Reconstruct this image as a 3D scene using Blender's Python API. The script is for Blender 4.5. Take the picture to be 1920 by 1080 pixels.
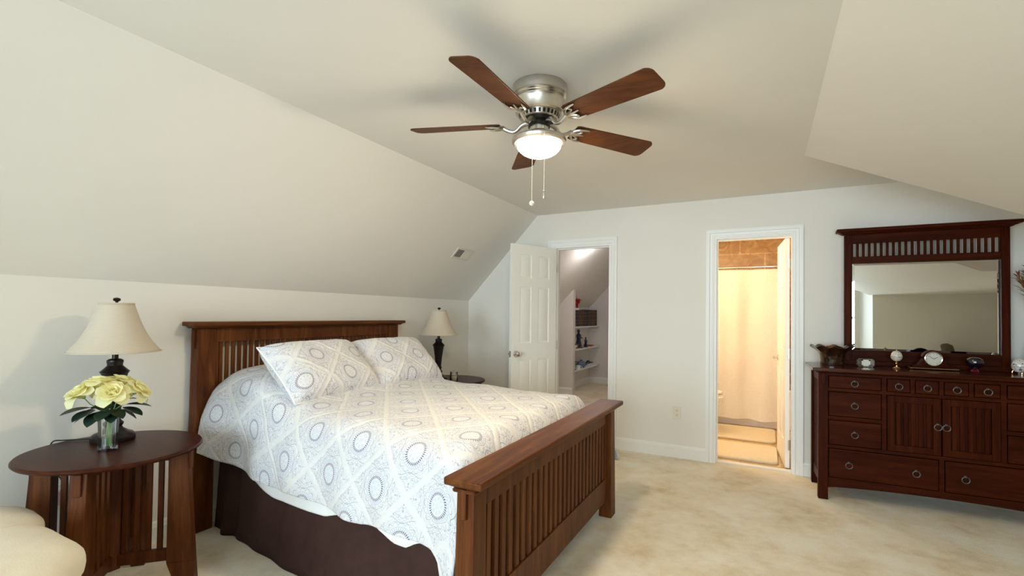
import bpy, bmesh, math, random
from mathutils import Vector, Matrix, noise
R = math.radians
PI = math.pi
for o in list(bpy.data.objects):
    bpy.data.objects.remove(o, do_unlink=True)
scn = bpy.context.scene
COL = scn.collection
random.seed(7)

# ------------------------------------------------------------------ camera
YAW, PITCH, ROLL, FPX = 0.4853, 0.0192, 0.0129, 899.17
cam_data = bpy.data.cameras.new('camera')
cam_data.sensor_width = 36.0
cam_data.lens = FPX * 36.0 / 1920.0
cam_data.shift_y = 32.16 / 1920.0
cam_data.clip_start = 0.02
cam = bpy.data.objects.new('camera', cam_data)
COL.objects.link(cam)
fw = Vector((-math.sin(YAW) * math.cos(PITCH), math.cos(YAW) * math.cos(PITCH), math.sin(PITCH)))
rt = Vector((math.cos(YAW), math.sin(YAW), 0))
up = rt.cross(fw)
r2 = rt * math.cos(ROLL) + up * math.sin(ROLL)
u2 = -rt * math.sin(ROLL) + up * math.cos(ROLL)
cam.matrix_world = Matrix(((r2.x, u2.x, -fw.x, 3.0904), (r2.y, u2.y, -fw.y, -4.7654), (r2.z, u2.z, -fw.z, 1.3306), (0, 0, 0, 1)))
scn.camera = cam

# ------------------------------------------------------------------ world, view, big lights
world = bpy.data.worlds.new('sky')
scn.world = world
world.use_nodes = True
wb = world.node_tree.nodes['Background']
wb.inputs['Color'].default_value = (0.80, 0.90, 1.0, 1)
wb.inputs['Strength'].default_value = 2.0
scn.view_settings.view_transform = 'Standard'
scn.view_settings.look = 'None'
scn.view_settings.exposure = 0.06
scn.view_settings.gamma = 1.0
scn.view_settings.use_curve_mapping = False
scn.cycles.use_denoising = True
scn.cycles.max_bounces = 12
scn.cycles.diffuse_bounces = 8
scn.cycles.glossy_bounces = 4
scn.cycles.transmission_bounces = 8
scn.cycles.transparent_max_bounces = 12
scn.cycles.caustics_reflective = False
scn.cycles.caustics_refractive = False
scn.cycles.sample_clamp_indirect = 6.0


def area_light(name, loc, direction, sx, sy, power, color):
    l = bpy.data.lights.new(name, 'AREA')
    l.shape = 'RECTANGLE'
    l.size, l.size_y = sx, sy
    l.energy = power
    l.color = color
    o = bpy.data.objects.new(name, l)
    COL.objects.link(o)
    o.location = loc
    o.rotation_euler = Vector(direction).to_track_quat('-Z', 'Y').to_euler()
    return o


def point_light(name, loc, power, color, radius=0.06):
    l = bpy.data.lights.new(name, 'POINT')
    l.energy = power
    l.color = color
    l.shadow_soft_size = radius
    o = bpy.data.objects.new(name, l)
    COL.objects.link(o)
    o.location = loc
    return o


REAR = -7.4
WINS = [(0.55, 2.05), (2.75, 4.45)]          # rear windows, x ranges
WZ0, WZ1 = 0.55, 2.15
for i, (a, b) in enumerate(WINS):
    area_light('daylight_through_window', ((a + b) / 2, REAR - 0.32, (WZ0 + WZ1) / 2 + 0.05), (0, 1, -0.02), b - a, WZ1 - WZ0,
               138 if i == 0 else 128, (0.735, 0.875, 1.0))
point_light('bathroom_lamp', (2.25, 0.50, 1.95), 37, (1.0, 0.70, 0.40), 0.15)
point_light('hall_lamp', (1.0, 1.90, 2.33), 17, (1.0, 0.95, 0.94), 0.06)


# ------------------------------------------------------------------ materials
class X:
    """A shader value with arithmetic."""
    def __init__(s, nt, v):
        s.nt, s.v = nt, v

    def m(s, op, *a, clamp=False):
        n = s.nt.nodes.new('ShaderNodeMath')
        n.operation = op
        n.use_clamp = clamp
        for i, q in enumerate((s,) + a):
            q = q.v if isinstance(q, X) else q
            if isinstance(q, (int, float)):
                n.inputs[i].default_value = q
            else:
                s.nt.links.new(q, n.inputs[i])
        return X(s.nt, n.outputs[0])

    def __add__(s, o): return s.m('ADD', o)
    def __radd__(s, o): return s.m('ADD', o)
    def __sub__(s, o): return s.m('SUBTRACT', o)
    def __rsub__(s, o): return X(s.nt, float(o)).m('SUBTRACT', s)
    def __mul__(s, o): return s.m('MULTIPLY', o)
    def __rmul__(s, o): return s.m('MULTIPLY', o)
    def __truediv__(s, o): return s.m('DIVIDE', o)
    def abs(s): return s.m('ABSOLUTE')
    def lt(s, o): return s.m('LESS_THAN', o)
    def gt(s, o): return s.m('GREATER_THAN', o)
    def fract(s): return s.m('FRACT')
    def cos(s): return s.m('COSINE')
    def mx(s, o): return s.m('MAXIMUM', o)
    def mn(s, o): return s.m('MINIMUM', o)
    def near(s, c, w):                        # soft line around c, half width w
        d = (s - c).abs() / w
        return X(s.nt, 1.35).m('SUBTRACT', d, clamp=True)


def new_mat(name):
    m = bpy.data.materials.new(name)
    m.use_nodes = True
    nt = m.node_tree
    return m, nt, nt.nodes['Principled BSDF']


def setp(b, **k):
    names = dict(color='Base Color', rough='Roughness', metal='Metallic', coat='Coat Weight', coatr='Coat Roughness', trans='Transmission Weight',
                 ior='IOR', sheen='Sheen Weight', spec='Specular IOR Level', emis='Emission Color', emis_s='Emission Strength', alpha='Alpha', sub='Subsurface Weight')
    for q, v in k.items():
        i = b.inputs[names[q]]
        if isinstance(v, tuple) and len(v) == 3:
            v = v + (1,)
        i.default_value = v


def tex_coord(nt, kind='Object', scale=(1, 1, 1), rot=(0, 0, 0)):
    t = nt.nodes.new('ShaderNodeTexCoord')
    mp = nt.nodes.new('ShaderNodeMapping')
    mp.inputs['Scale'].default_value = scale
    mp.inputs['Rotation'].default_value = rot
    nt.links.new(t.outputs[kind], mp.inputs['Vector'])
    return mp.outputs[0]


def noise_tex(nt, vec, scale, detail=3, rough=0.5, dist=0.0):
    n = nt.nodes.new('ShaderNodeTexNoise')
    n.inputs['Scale'].default_value = scale
    n.inputs['Detail'].default_value = detail
    n.inputs['Roughness'].default_value = rough
    n.inputs['Distortion'].default_value = dist
    if vec is not None:
        nt.links.new(vec, n.inputs['Vector'])
    return n.outputs['Fac']


def ramp(nt, fac, stops):
    r = nt.nodes.new('ShaderNodeValToRGB')
    els = r.color_ramp.elements
    while len(els) > 1:
        els.remove(els[-1])
    els[0].position, els[0].color = stops[0][0], tuple(stops[0][1]) + (1,)
    for p, c in stops[1:]:
        e = els.new(p)
        e.color = tuple(c) + (1,)
    nt.links.new(fac.v if isinstance(fac, X) else fac, r.inputs[0])
    return r.outputs[0]


def bump(nt, b, h, strength=0.2, dist=0.01):
    n = nt.nodes.new('ShaderNodeBump')
    n.inputs['Strength'].default_value = strength
    n.inputs['Distance'].default_value = dist
    nt.links.new(h.v if isinstance(h, X) else h, n.inputs['Height'])
    nt.links.new(n.outputs[0], b.inputs['Normal'])


def mixc(nt, fac, a, b_):
    n = nt.nodes.new('ShaderNodeMix')
    n.data_type = 'RGBA'
    for sock, v in ((n.inputs[0], fac), (n.inputs[6], a), (n.inputs[7], b_)):
        v = v.v if isinstance(v, X) else v
        if isinstance(v, tuple):
            sock.default_value = v + (1,) if len(v) == 3 else v
        elif isinstance(v, (int, float)):
            sock.default_value = v
        else:
            nt.links.new(v, sock)
    return n.outputs[2]


def plain(name, color, rough=0.5, var=0.06, scale=8.0, bmp=0.0, bscale=60.0, **k):
    m, nt, b = new_mat(name)
    setp(b, rough=rough, **k)
    v = tex_coord(nt)
    f = noise_tex(nt, v, scale)
    lo = tuple(c * (1 - var) for c in color)
    hi = tuple(min(1, c * (1 + var)) for c in color)
    nt.links.new(ramp(nt, f, [(0.3, lo), (0.7, hi)]), b.inputs['Base Color'])
    if bmp:
        bump(nt, b, noise_tex(nt, v, bscale, 4), bmp, 0.004)
    return m


def wood(name, dark, mid, light, axis='z', rough=0.42, coat=0.0, fine=38.0, spec=0.14):
    m, nt, b = new_mat(name)
    sc = {'x': (1.2, 14, 14), 'y': (14, 1.2, 14), 'z': (14, 14, 1.2)}[axis]
    v = tex_coord(nt, scale=sc)
    f = X(nt, noise_tex(nt, v, 1.1, 4, 0.6, 1.2))
    g = X(nt, noise_tex(nt, v, fine / 6, 3, 0.7, 0.3))
    mixf = f * 0.72 + g * 0.28
    nt.links.new(ramp(nt, mixf, [(0.30, dark), (0.52, mid), (0.74, light)]), b.inputs['Base Color'])
    setp(b, rough=rough, coat=coat, coatr=0.18, spec=spec)
    bump(nt, b, g, 0.05, 0.002)
    return m


CH = ((0.040, 0.0098, 0.0030), (0.090, 0.0265, 0.0070), (0.165, 0.056, 0.0145))
TB = CH
CH = ((0.046, 0.0115, 0.0033), (0.112, 0.034, 0.0085), (0.205, 0.073, 0.0180))
TBZ = wood('end_table_cherry', *TB, axis='z')
CHX = wood('cherry_wood_x', *CH, axis='x')
CHY = wood('cherry_wood_y', *CH, axis='y')
CHZ = wood('cherry_wood_z', *CH, axis='z')
CH_SHADED = ((0.021, 0.0036, 0.0012), (0.045, 0.0082, 0.0021), (0.076, 0.0165, 0.0038))  # same cherry set, with the shade on the dresser put into the colour
DKX = wood('shaded_cherry_wood_x', *CH_SHADED, axis='x', spec=0.05)
DKY = wood('shaded_cherry_wood_y', *CH_SHADED, axis='y', spec=0.05)
DKZ = wood('shaded_cherry_wood_z', *CH_SHADED, axis='z', spec=0.05)
DKG = wood('polished_shaded_cherry', *CH_SHADED, axis='x', rough=0.16, spec=0.30)
DKT = wood('satin_shaded_cherry', *CH_SHADED, axis='x', rough=0.36, spec=0.16)
WALNUT = wood('walnut_blade', (0.044, 0.014, 0.005), (0.092, 0.031, 0.0105), (0.150, 0.055, 0.019), axis='x', rough=0.45)
M_WALL = plain('wall_paint', (0.785, 0.762, 0.710), 0.75, 0.012, 2.0, 0.05, 180)
M_CEIL = plain('ceiling_paint', (0.785, 0.760, 0.712), 0.8, 0.012, 2.0, 0.05, 180)
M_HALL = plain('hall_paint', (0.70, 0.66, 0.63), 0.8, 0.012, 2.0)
M_TRIM = plain('white_trim_paint', (0.83, 0.83, 0.81), 0.35, 0.01, 3.0)
M_DOOR = plain('white_door_paint', (0.87, 0.86, 0.815), 0.38, 0.01, 3.0)
M_NICKEL = plain('brushed_nickel', (0.60, 0.56, 0.50), 0.28, 0.05, 30, metal=1.0)
M_CHROME = plain('chrome', (0.75, 0.73, 0.70), 0.10, 0.02, 10, metal=1.0)
M_PEWTER = plain('antique_pewter', (0.13, 0.125, 0.12), 0.45, 0.1, 40, metal=0.85)
M_DARKM = plain('dark_motor_metal', (0.02, 0.017, 0.016), 0.4, 0.1, 30, metal=0.6)
M_BRONZE = plain('dark_bronze_lamp', (0.011, 0.007, 0.006), 0.30, 0.3, 25, spec=0.3)
M_SKIRT = plain('brown_bed_skirt', (0.046, 0.022, 0.018), 0.85, 0.12, 14, 0.25, 220, spec=0.15)
M_SHEET = plain('white_cotton', (0.80, 0.81, 0.80), 0.85, 0.02, 10, 0.15, 60)
M_BLACK = plain('black_plastic', (0.015, 0.015, 0.016), 0.4, 0.1)
M_IVORY = plain('ivory_plastic', (0.78, 0.73, 0.62), 0.4, 0.02)
M_PEACH = plain('peach_plastic', (0.62, 0.40, 0.32), 0.5, 0.05)
M_SLOT = plain('dark_slot', (0.05, 0.045, 0.04), 0.6, 0.05)
M_PORC = plain('porcelain', (0.85, 0.83, 0.78), 0.12, 0.01, coat=0.5)
M_TUB = plain('tub_enamel', (0.80, 0.74, 0.66), 0.2, 0.01)
M_GOLD = plain('polished_gold', (0.80, 0.52, 0.25), 0.2, 0.05, metal=1.0)
M_LEAF = plain('rose_leaf', (0.010, 0.028, 0.016), 0.5, 0.4, 30, coat=0.15)
M_STEM = plain('rose_stem', (0.20, 0.42, 0.17), 0.5, 0.2, 20)
M_WAX = plain('candle_wax', (0.76, 0.60, 0.38), 0.5, 0.03, sub=0.1)
M_RED = plain('red_coral', (0.42, 0.012, 0.012), 0.5, 0.2, 30)
M_NAVY = plain('navy_glaze', (0.012, 0.015, 0.050), 0.25, 0.2, 20, coat=0.4)
M_BLUE = plain('slate_blue_glaze', (0.10, 0.15, 0.22), 0.3, 0.2, 20, coat=0.3)
M_BROWNCER = plain('brown_basket', (0.16, 0.075, 0.025), 0.6, 0.3, 30)
M_ORANGE = plain('orange_dish', (0.55, 0.16, 0.03), 0.3, 0.1, coat=0.3)
M_WHITECER = plain('white_ceramic', (0.72, 0.72, 0.72), 0.3, 0.03)
M_BOOKB = plain('brown_leather', (0.045, 0.017, 0.009), 0.45, 0.25, 25)
M_BOOKR = plain('chestnut_leather', (0.075, 0.026, 0.011), 0.45, 0.25, 25)
M_BOOKN = plain('navy_leather', (0.016, 0.018, 0.034), 0.45, 0.25, 25)
M_BOOKT = plain('tan_leather', (0.085, 0.040, 0.015), 0.45, 0.25, 25)
M_GILT = plain('gilt_band', (0.30, 0.15, 0.045), 0.4, 0.1, metal=0.7)
M_PAGE = plain('paper_pages', (0.62, 0.55, 0.42), 0.9, 0.05, 80)
M_PLUME = plain('dried_plume', (0.17, 0.070, 0.024), 0.9, 0.35, 30)
M_POTT = plain('earthenware', (0.09, 0.035, 0.018), 0.4, 0.2, 12)
M_LOUVER = plain('vent_enamel', (0.70, 0.66, 0.57), 0.45, 0.02)
M_CHAIRF = plain('olive_fabric', (0.085, 0.065, 0.035), 0.9, 0.15, 30, 0.2, 200)
M_MAT = plain('cream_bath_mat', (0.76, 0.66, 0.47), 0.95, 0.06, 60, 0.8, 260, sheen=0.3)
M_CUSH = plain('cream_microsuede', (0.74, 0.645, 0.48), 0.85, 0.05, 9, 0.15, 160, sheen=0.25)


def carpet():
    m, nt, b = new_mat('beige_carpet')
    v = tex_coord(nt, scale=(1, 1, 1))
    a = X(nt, noise_tex(nt, v, 2.6, 6, 0.62, 0.15))
    c = X(nt, noise_tex(nt, v, 11.0, 4, 0.65, 0.1))
    d = X(nt, noise_tex(nt, v, 240, 2, 0.6))
    f = a * 0.60 + c * 0.26 + d * 0.14
    nt.links.new(ramp(nt, f, [(0.37, (0.68, 0.555, 0.36)), (0.48, (0.82, 0.725, 0.55)), (0.59, (0.89, 0.835, 0.71))]), b.inputs['Base Color'])
    setp(b, rough=0.95, sheen=0.2, spec=0.1)
    bump(nt, b, d * 0.6 + c * 0.6, 0.6, 0.012)
    return m


M_CARPET = carpet()


def tile(name, c1, c2, mortar, w, h, plane='xz', rough=0.25):
    m, nt, b = new_mat(name)
    t = nt.nodes.new('ShaderNodeTexCoord')
    sp = nt.nodes.new('ShaderNodeSeparateXYZ')
    cb = nt.nodes.new('ShaderNodeCombineXYZ')
    nt.links.new(t.outputs['Object'], sp.inputs[0])
    nt.links.new((X(nt, sp.outputs[0]) - 0.09).v, cb.inputs[0])
    nt.links.new(sp.outputs[2 if plane == 'xz' else 1], cb.inputs[1])
    br = nt.nodes.new('ShaderNodeTexBrick')
    br.inputs['Scale'].default_value = 1.0
    br.inputs['Brick Width'].default_value = w
    br.inputs['Row Height'].default_value = h
    br.inputs['Mortar Size'].default_value = 0.009
    br.inputs['Mortar Smooth'].default_value = 0.2
    br.inputs['Color1'].default_value = (1, 1, 1, 1)
    br.inputs['Color2'].default_value = (0.90, 0.90, 0.90, 1)
    br.inputs['Mortar'].default_value = (*mortar, 1)
    nt.links.new(cb.outputs[0], br.inputs['Vector'])
    f = noise_tex(nt, cb.outputs[0], 6.0, 6, 0.65, 1.5)
    base = ramp(nt, f, [(0.3, c1), (0.65, c2)])
    n = nt.nodes.new('ShaderNodeMix')
    n.data_type = 'RGBA'
    n.blend_type = 'MULTIPLY'
    n.inputs[0].default_value = 1.0
    nt.links.new(base, n.inputs[6])
    nt.links.new(br.outputs['Color'], n.inputs[7])
    nt.links.new(n.outputs[2], b.inputs['Base Color'])
    setp(b, rough=rough)
    return m


M_TILE = tile('travertine_wall_tile', (0.33, 0.17, 0.065), (0.62, 0.40, 0.20), (1.25, 1.35, 1.5), 0.60, 0.219)
M_FTILE = tile('tan_floor_tile', (0.52, 0.38, 0.22), (0.66, 0.50, 0.32), (0.8, 0.75, 0.65), 0.33, 0.33, 'xy')


def glass(name, color=(1, 1, 1), rough=0.0, tint=0.08):
    """Clear glass: see-through with a glossy skin."""
    m = bpy.data.materials.new(name)
    m.use_nodes = True
    nt = m.node_tree
    nt.nodes.clear()
    out = nt.nodes.new('ShaderNodeOutputMaterial')
    mix = nt.nodes.new('ShaderNodeMixShader')
    tr = nt.nodes.new('ShaderNodeBsdfTransparent')
    tr.inputs[0].default_value = (*color, 1)
    gl = nt.nodes.new('ShaderNodeBsdfGlossy')
    gl.inputs['Roughness'].default_value = rough + 0.03
    fr = nt.nodes.new('ShaderNodeFresnel')
    fr.inputs[0].default_value = 1.5
    f = X(nt, fr.outputs[0]) * 0.9 + tint
    nt.links.new(f.v, mix.inputs[0])
    nt.links.new(tr.outputs[0], mix.inputs[1])
    nt.links.new(gl.outputs[0], mix.inputs[2])
    nt.links.new(mix.outputs[0], out.inputs[0])
    return m


M_PANE = glass('window_glass', (0.98, 1.0, 0.99), 0, 0.0)
M_VASE = glass('cut_glass', (0.975, 0.985, 0.98), 0.05, 0.05)
M_CLEAR = glass('clear_glass', (0.95, 0.96, 0.95), 0.0, 0.10)
M_DARKGL, _nt, _b = new_mat('dark_ruby_glass')
setp(_b, color=(0.012, 0.004, 0.012), rough=0.05, coat=0.6)
_f = noise_tex(_nt, tex_coord(_nt), 12)
_nt.links.new(ramp(_nt, _f, [(0.4, (0.006, 0.003, 0.010)), (0.75, (0.03, 0.006, 0.008))]), _b.inputs['Base Color'])
M_BOWLGL, _nt, _b = new_mat('brown_art_glass')
_f = noise_tex(_nt, tex_coord(_nt), 22, 5, 0.6, 1.0)
_nt.links.new(ramp(_nt, _f, [(0.35, (0.012, 0.005, 0.004)), (0.6, (0.045, 0.017, 0.008)), (0.78, (0.17, 0.075, 0.022))]), _b.inputs['Base Color'])
setp(_b, rough=0.15, coat=0.5)
M_EGG, _nt, _b = new_mat('painted_egg_enamel')
_f = noise_tex(_nt, tex_coord(_nt), 60, 4, 0.6, 0.8)
_nt.links.new(ramp(_nt, _f, [(0.30, (0.30, 0.12, 0.07)), (0.45, (0.72, 0.66, 0.60)), (0.60, (0.62, 0.60, 0.52)), (0.70, (0.20, 0.13, 0.16))]), _b.inputs['Base Color'])
setp(_b, rough=0.2, coat=0.5)
M_EGGW, _nt, _b = new_mat('white_painted_egg_enamel')
_f = noise_tex(_nt, tex_coord(_nt), 70, 3, 0.5, 0.6)
_nt.links.new(ramp(_nt, _f, [(0.34, (0.16, 0.16, 0.18)), (0.44, (0.74, 0.73, 0.70)), (0.64, (0.76, 0.76, 0.73)), (0.74, (0.60, 0.28, 0.14))]), _b.inputs['Base Color'])
setp(_b, rough=0.2, coat=0.5)
M_MIRROR, _nt, _b = new_mat('silvered_mirror')
setp(_b, color=(0.80, 0.80, 0.77), metal=1.0, rough=0.0)
M_BEVEL, _nt, _b = new_mat('mirror_bevel')
setp(_b, color=(0.88, 0.90, 0.90), metal=1.0, rough=0.02)
M_DIAL = plain('clock_dial', (0.66, 0.64, 0.56), 0.4, 0.02)


def shade_mat():
    m, nt, b = new_mat('cream_lamp_shade')
    setp(b, color=(0.66, 0.575, 0.45), rough=0.8, sheen=0.15)
    f = noise_tex(nt, tex_coord(nt, scale=(1, 1, 14)), 30)
    nt.links.new(ramp(nt, f, [(0.3, (0.63, 0.55, 0.43)), (0.7, (0.68, 0.60, 0.48))]), b.inputs['Base Color'])
    out = nt.nodes['Material Output']
    tl = nt.nodes.new('ShaderNodeBsdfTranslucent')
    tl.inputs[0].default_value = (0.62, 0.52, 0.38, 1)
    mx = nt.nodes.new('ShaderNodeMixShader')
    mx.inputs[0].default_value = 0.18
    nt.links.new(b.outputs[0], mx.inputs[1])
    nt.links.new(tl.outputs[0], mx.inputs[2])
    nt.links.new(mx.outputs[0], out.inputs[0])
    return m


M_SHADE = shade_mat()


def curtain_mat():
    m, nt, b = new_mat('cream_shower_curtain')
    f = noise_tex(nt, tex_coord(nt), 40, 4)
    nt.links.new(ramp(nt, f, [(0.3, (0.82, 0.78, 0.71)), (0.7, (0.87, 0.83, 0.76))]), b.inputs['Base Color'])
    setp(b, rough=0.7)
    out = nt.nodes['Material Output']
    tl = nt.nodes.new('ShaderNodeBsdfTranslucent')
    tl.inputs[0].default_value = (0.75, 0.68, 0.58, 1)
    mx = nt.nodes.new('ShaderNodeMixShader')
    mx.inputs[0].default_value = 0.2
    nt.links.new(b.outputs[0], mx.inputs[1])
    nt.links.new(tl.outputs[0], mx.inputs[2])
    nt.links.new(mx.outputs[0], out.inputs[0])
    bump(nt, b, f, 0.2, 0.006)
    return m


M_CURT = curtain_mat()


def rose_mat():
    m, nt, b = new_mat('yellow_rose_petal')
    f = noise_tex(nt, tex_coord(nt), 25, 3)
    nt.links.new(ramp(nt, f, [(0.3, (0.90, 0.86, 0.44)), (0.7, (0.95, 0.93, 0.66))]), b.inputs['Base Color'])
    setp(b, rough=0.6, sheen=0.2)
    out = nt.nodes['Material Output']
    tl = nt.nodes.new('ShaderNodeBsdfTranslucent')
    tl.inputs[0].default_value = (0.95, 0.90, 0.48, 1)
    mx = nt.nodes.new('ShaderNodeMixShader')
    mx.inputs[0].default_value = 0.35
    nt.links.new(b.outputs[0], mx.inputs[1])
    nt.links.new(tl.outputs[0], mx.inputs[2])
    nt.links.new(mx.outputs[0], out.inputs[0])
    return m


M_ROSE = rose_mat()


def lamp_glass():
    m, nt, b = new_mat('lit_frosted_bowl')
    setp(b, color=(0.9, 0.86, 0.78), rough=0.4, emis=(1.0, 0.81, 0.55), emis_s=160.0)
    return m


M_LIT = lamp_glass()


def quilt_mat(name='medallion_quilt', s=0.247, ou=0.0, ov=0.0):
    """White quilt printed with rows of round medallions in a lattice of diamonds (UV in metres)."""
    m, nt, b = new_mat(name)
    t = nt.nodes.new('ShaderNodeTexCoord')
    sp = nt.nodes.new('ShaderNodeSeparateXYZ')
    nt.links.new(t.outputs['UV'], sp.inputs[0])
    u0, v0 = X(nt, sp.outputs[0]), X(nt, sp.outputs[1])
    k = 1 / (math.sqrt(2) * s)
    a = (u0 + v0 + (ou + ov)) * k
    c = (u0 - v0 + (ou - ov)) * k
    la = (a.fract() - 0.5) * s                   # local coordinates of a diamond cell, metres
    lc = (c.fract() - 0.5) * s
    r = (la * la + lc * lc).m('SQRT')
    th = la.m('ARCTAN2', lc)
    edge = la.abs().mx(lc.abs())                 # distance to the cell centre along the lattice
    cb = nt.nodes.new('ShaderNodeCombineXYZ')       # mirror-folded cell coordinates: symmetrical filigree
    nt.links.new(la.abs().mx(lc.abs()).v, cb.inputs[0])
    nt.links.new(la.abs().mn(lc.abs()).v, cb.inputs[1])
    nz = X(nt, noise_tex(nt, cb.outputs[0], 38, 1, 0.5))
    nz2 = X(nt, noise_tex(nt, cb.outputs[0], 23, 1, 0.5))
    inside = edge.lt(s / 2 - 0.0145)
    dash = lambda n, ph=0.0, duty=0.5: (th * (n / (2 * PI)) + ph).fract().lt(duty)
    ring_dark = r.near(0.0460, 0.0056) * dash(34, 0.0, 0.52)
    ring_blue = r.near(0.0570, 0.0046) * dash(34, 0.3, 0.50)
    fine = (r.near(0.0640, 0.0010)).mx(r.near(0.0400, 0.0009))
    ros = r.lt(0.033) * (r * 190 + (th * 8).cos() * 1.8).cos().gt(0.35)
    # petals and scrolls round the medallion
    pet = (r - (th * 4).cos() * 0.020 - 0.098).near(0.0, 0.0012)
    pet2 = (r - ((th * 8).cos().abs()) * 0.014 - 0.070).near(0.0, 0.0011)
    ogee = (la.abs() + lc.abs() + (th * 8).cos() * 0.010 - 0.150).near(0.0, 0.0012)
    scr = (((nz * 8).fract() - 0.5).near(0.0, 0.065)).mx(((nz2 * 7).fract() - 0.5).near(0.0, 0.040)) * r.gt(0.068)
    line = (pet.mx(pet2).mx(ogee).mx(scr * 0.75)) * inside * r.gt(0.062)
    base = mixc(nt, inside, (0.70, 0.695, 0.69), (0.69, 0.692, 0.708))
    base = mixc(nt, line * 0.85, base, (0.22, 0.22, 0.31))
    base = mixc(nt, ros * 0.5, base, (0.45, 0.53, 0.68))
    base = mixc(nt, fine * 0.8, base, (0.33, 0.31, 0.42))
    base = mixc(nt, ring_blue * 0.75, base, (0.40, 0.46, 0.66))
    base = mixc(nt, ring_dark * 0.95, base, (0.060, 0.036, 0.095))
    nt.links.new(base, b.inputs['Base Color'])
    setp(b, rough=0.85, sheen=0.15, spec=0.2)
    q1 = X(nt, noise_tex(nt, t.outputs['UV'], 30, 3, 0.6))
    band = ((s / 2 - 0.017) - edge).abs().mn(0.012)
    bump(nt, b, q1 * 0.010 + band * 0.35, 0.7, 1.0)
    return m


M_QUILT = quilt_mat(ou=0.13, ov=0.02)
M_SHAM = quilt_mat('medallion_sham', 0.235, 0.06, 0.10)


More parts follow.
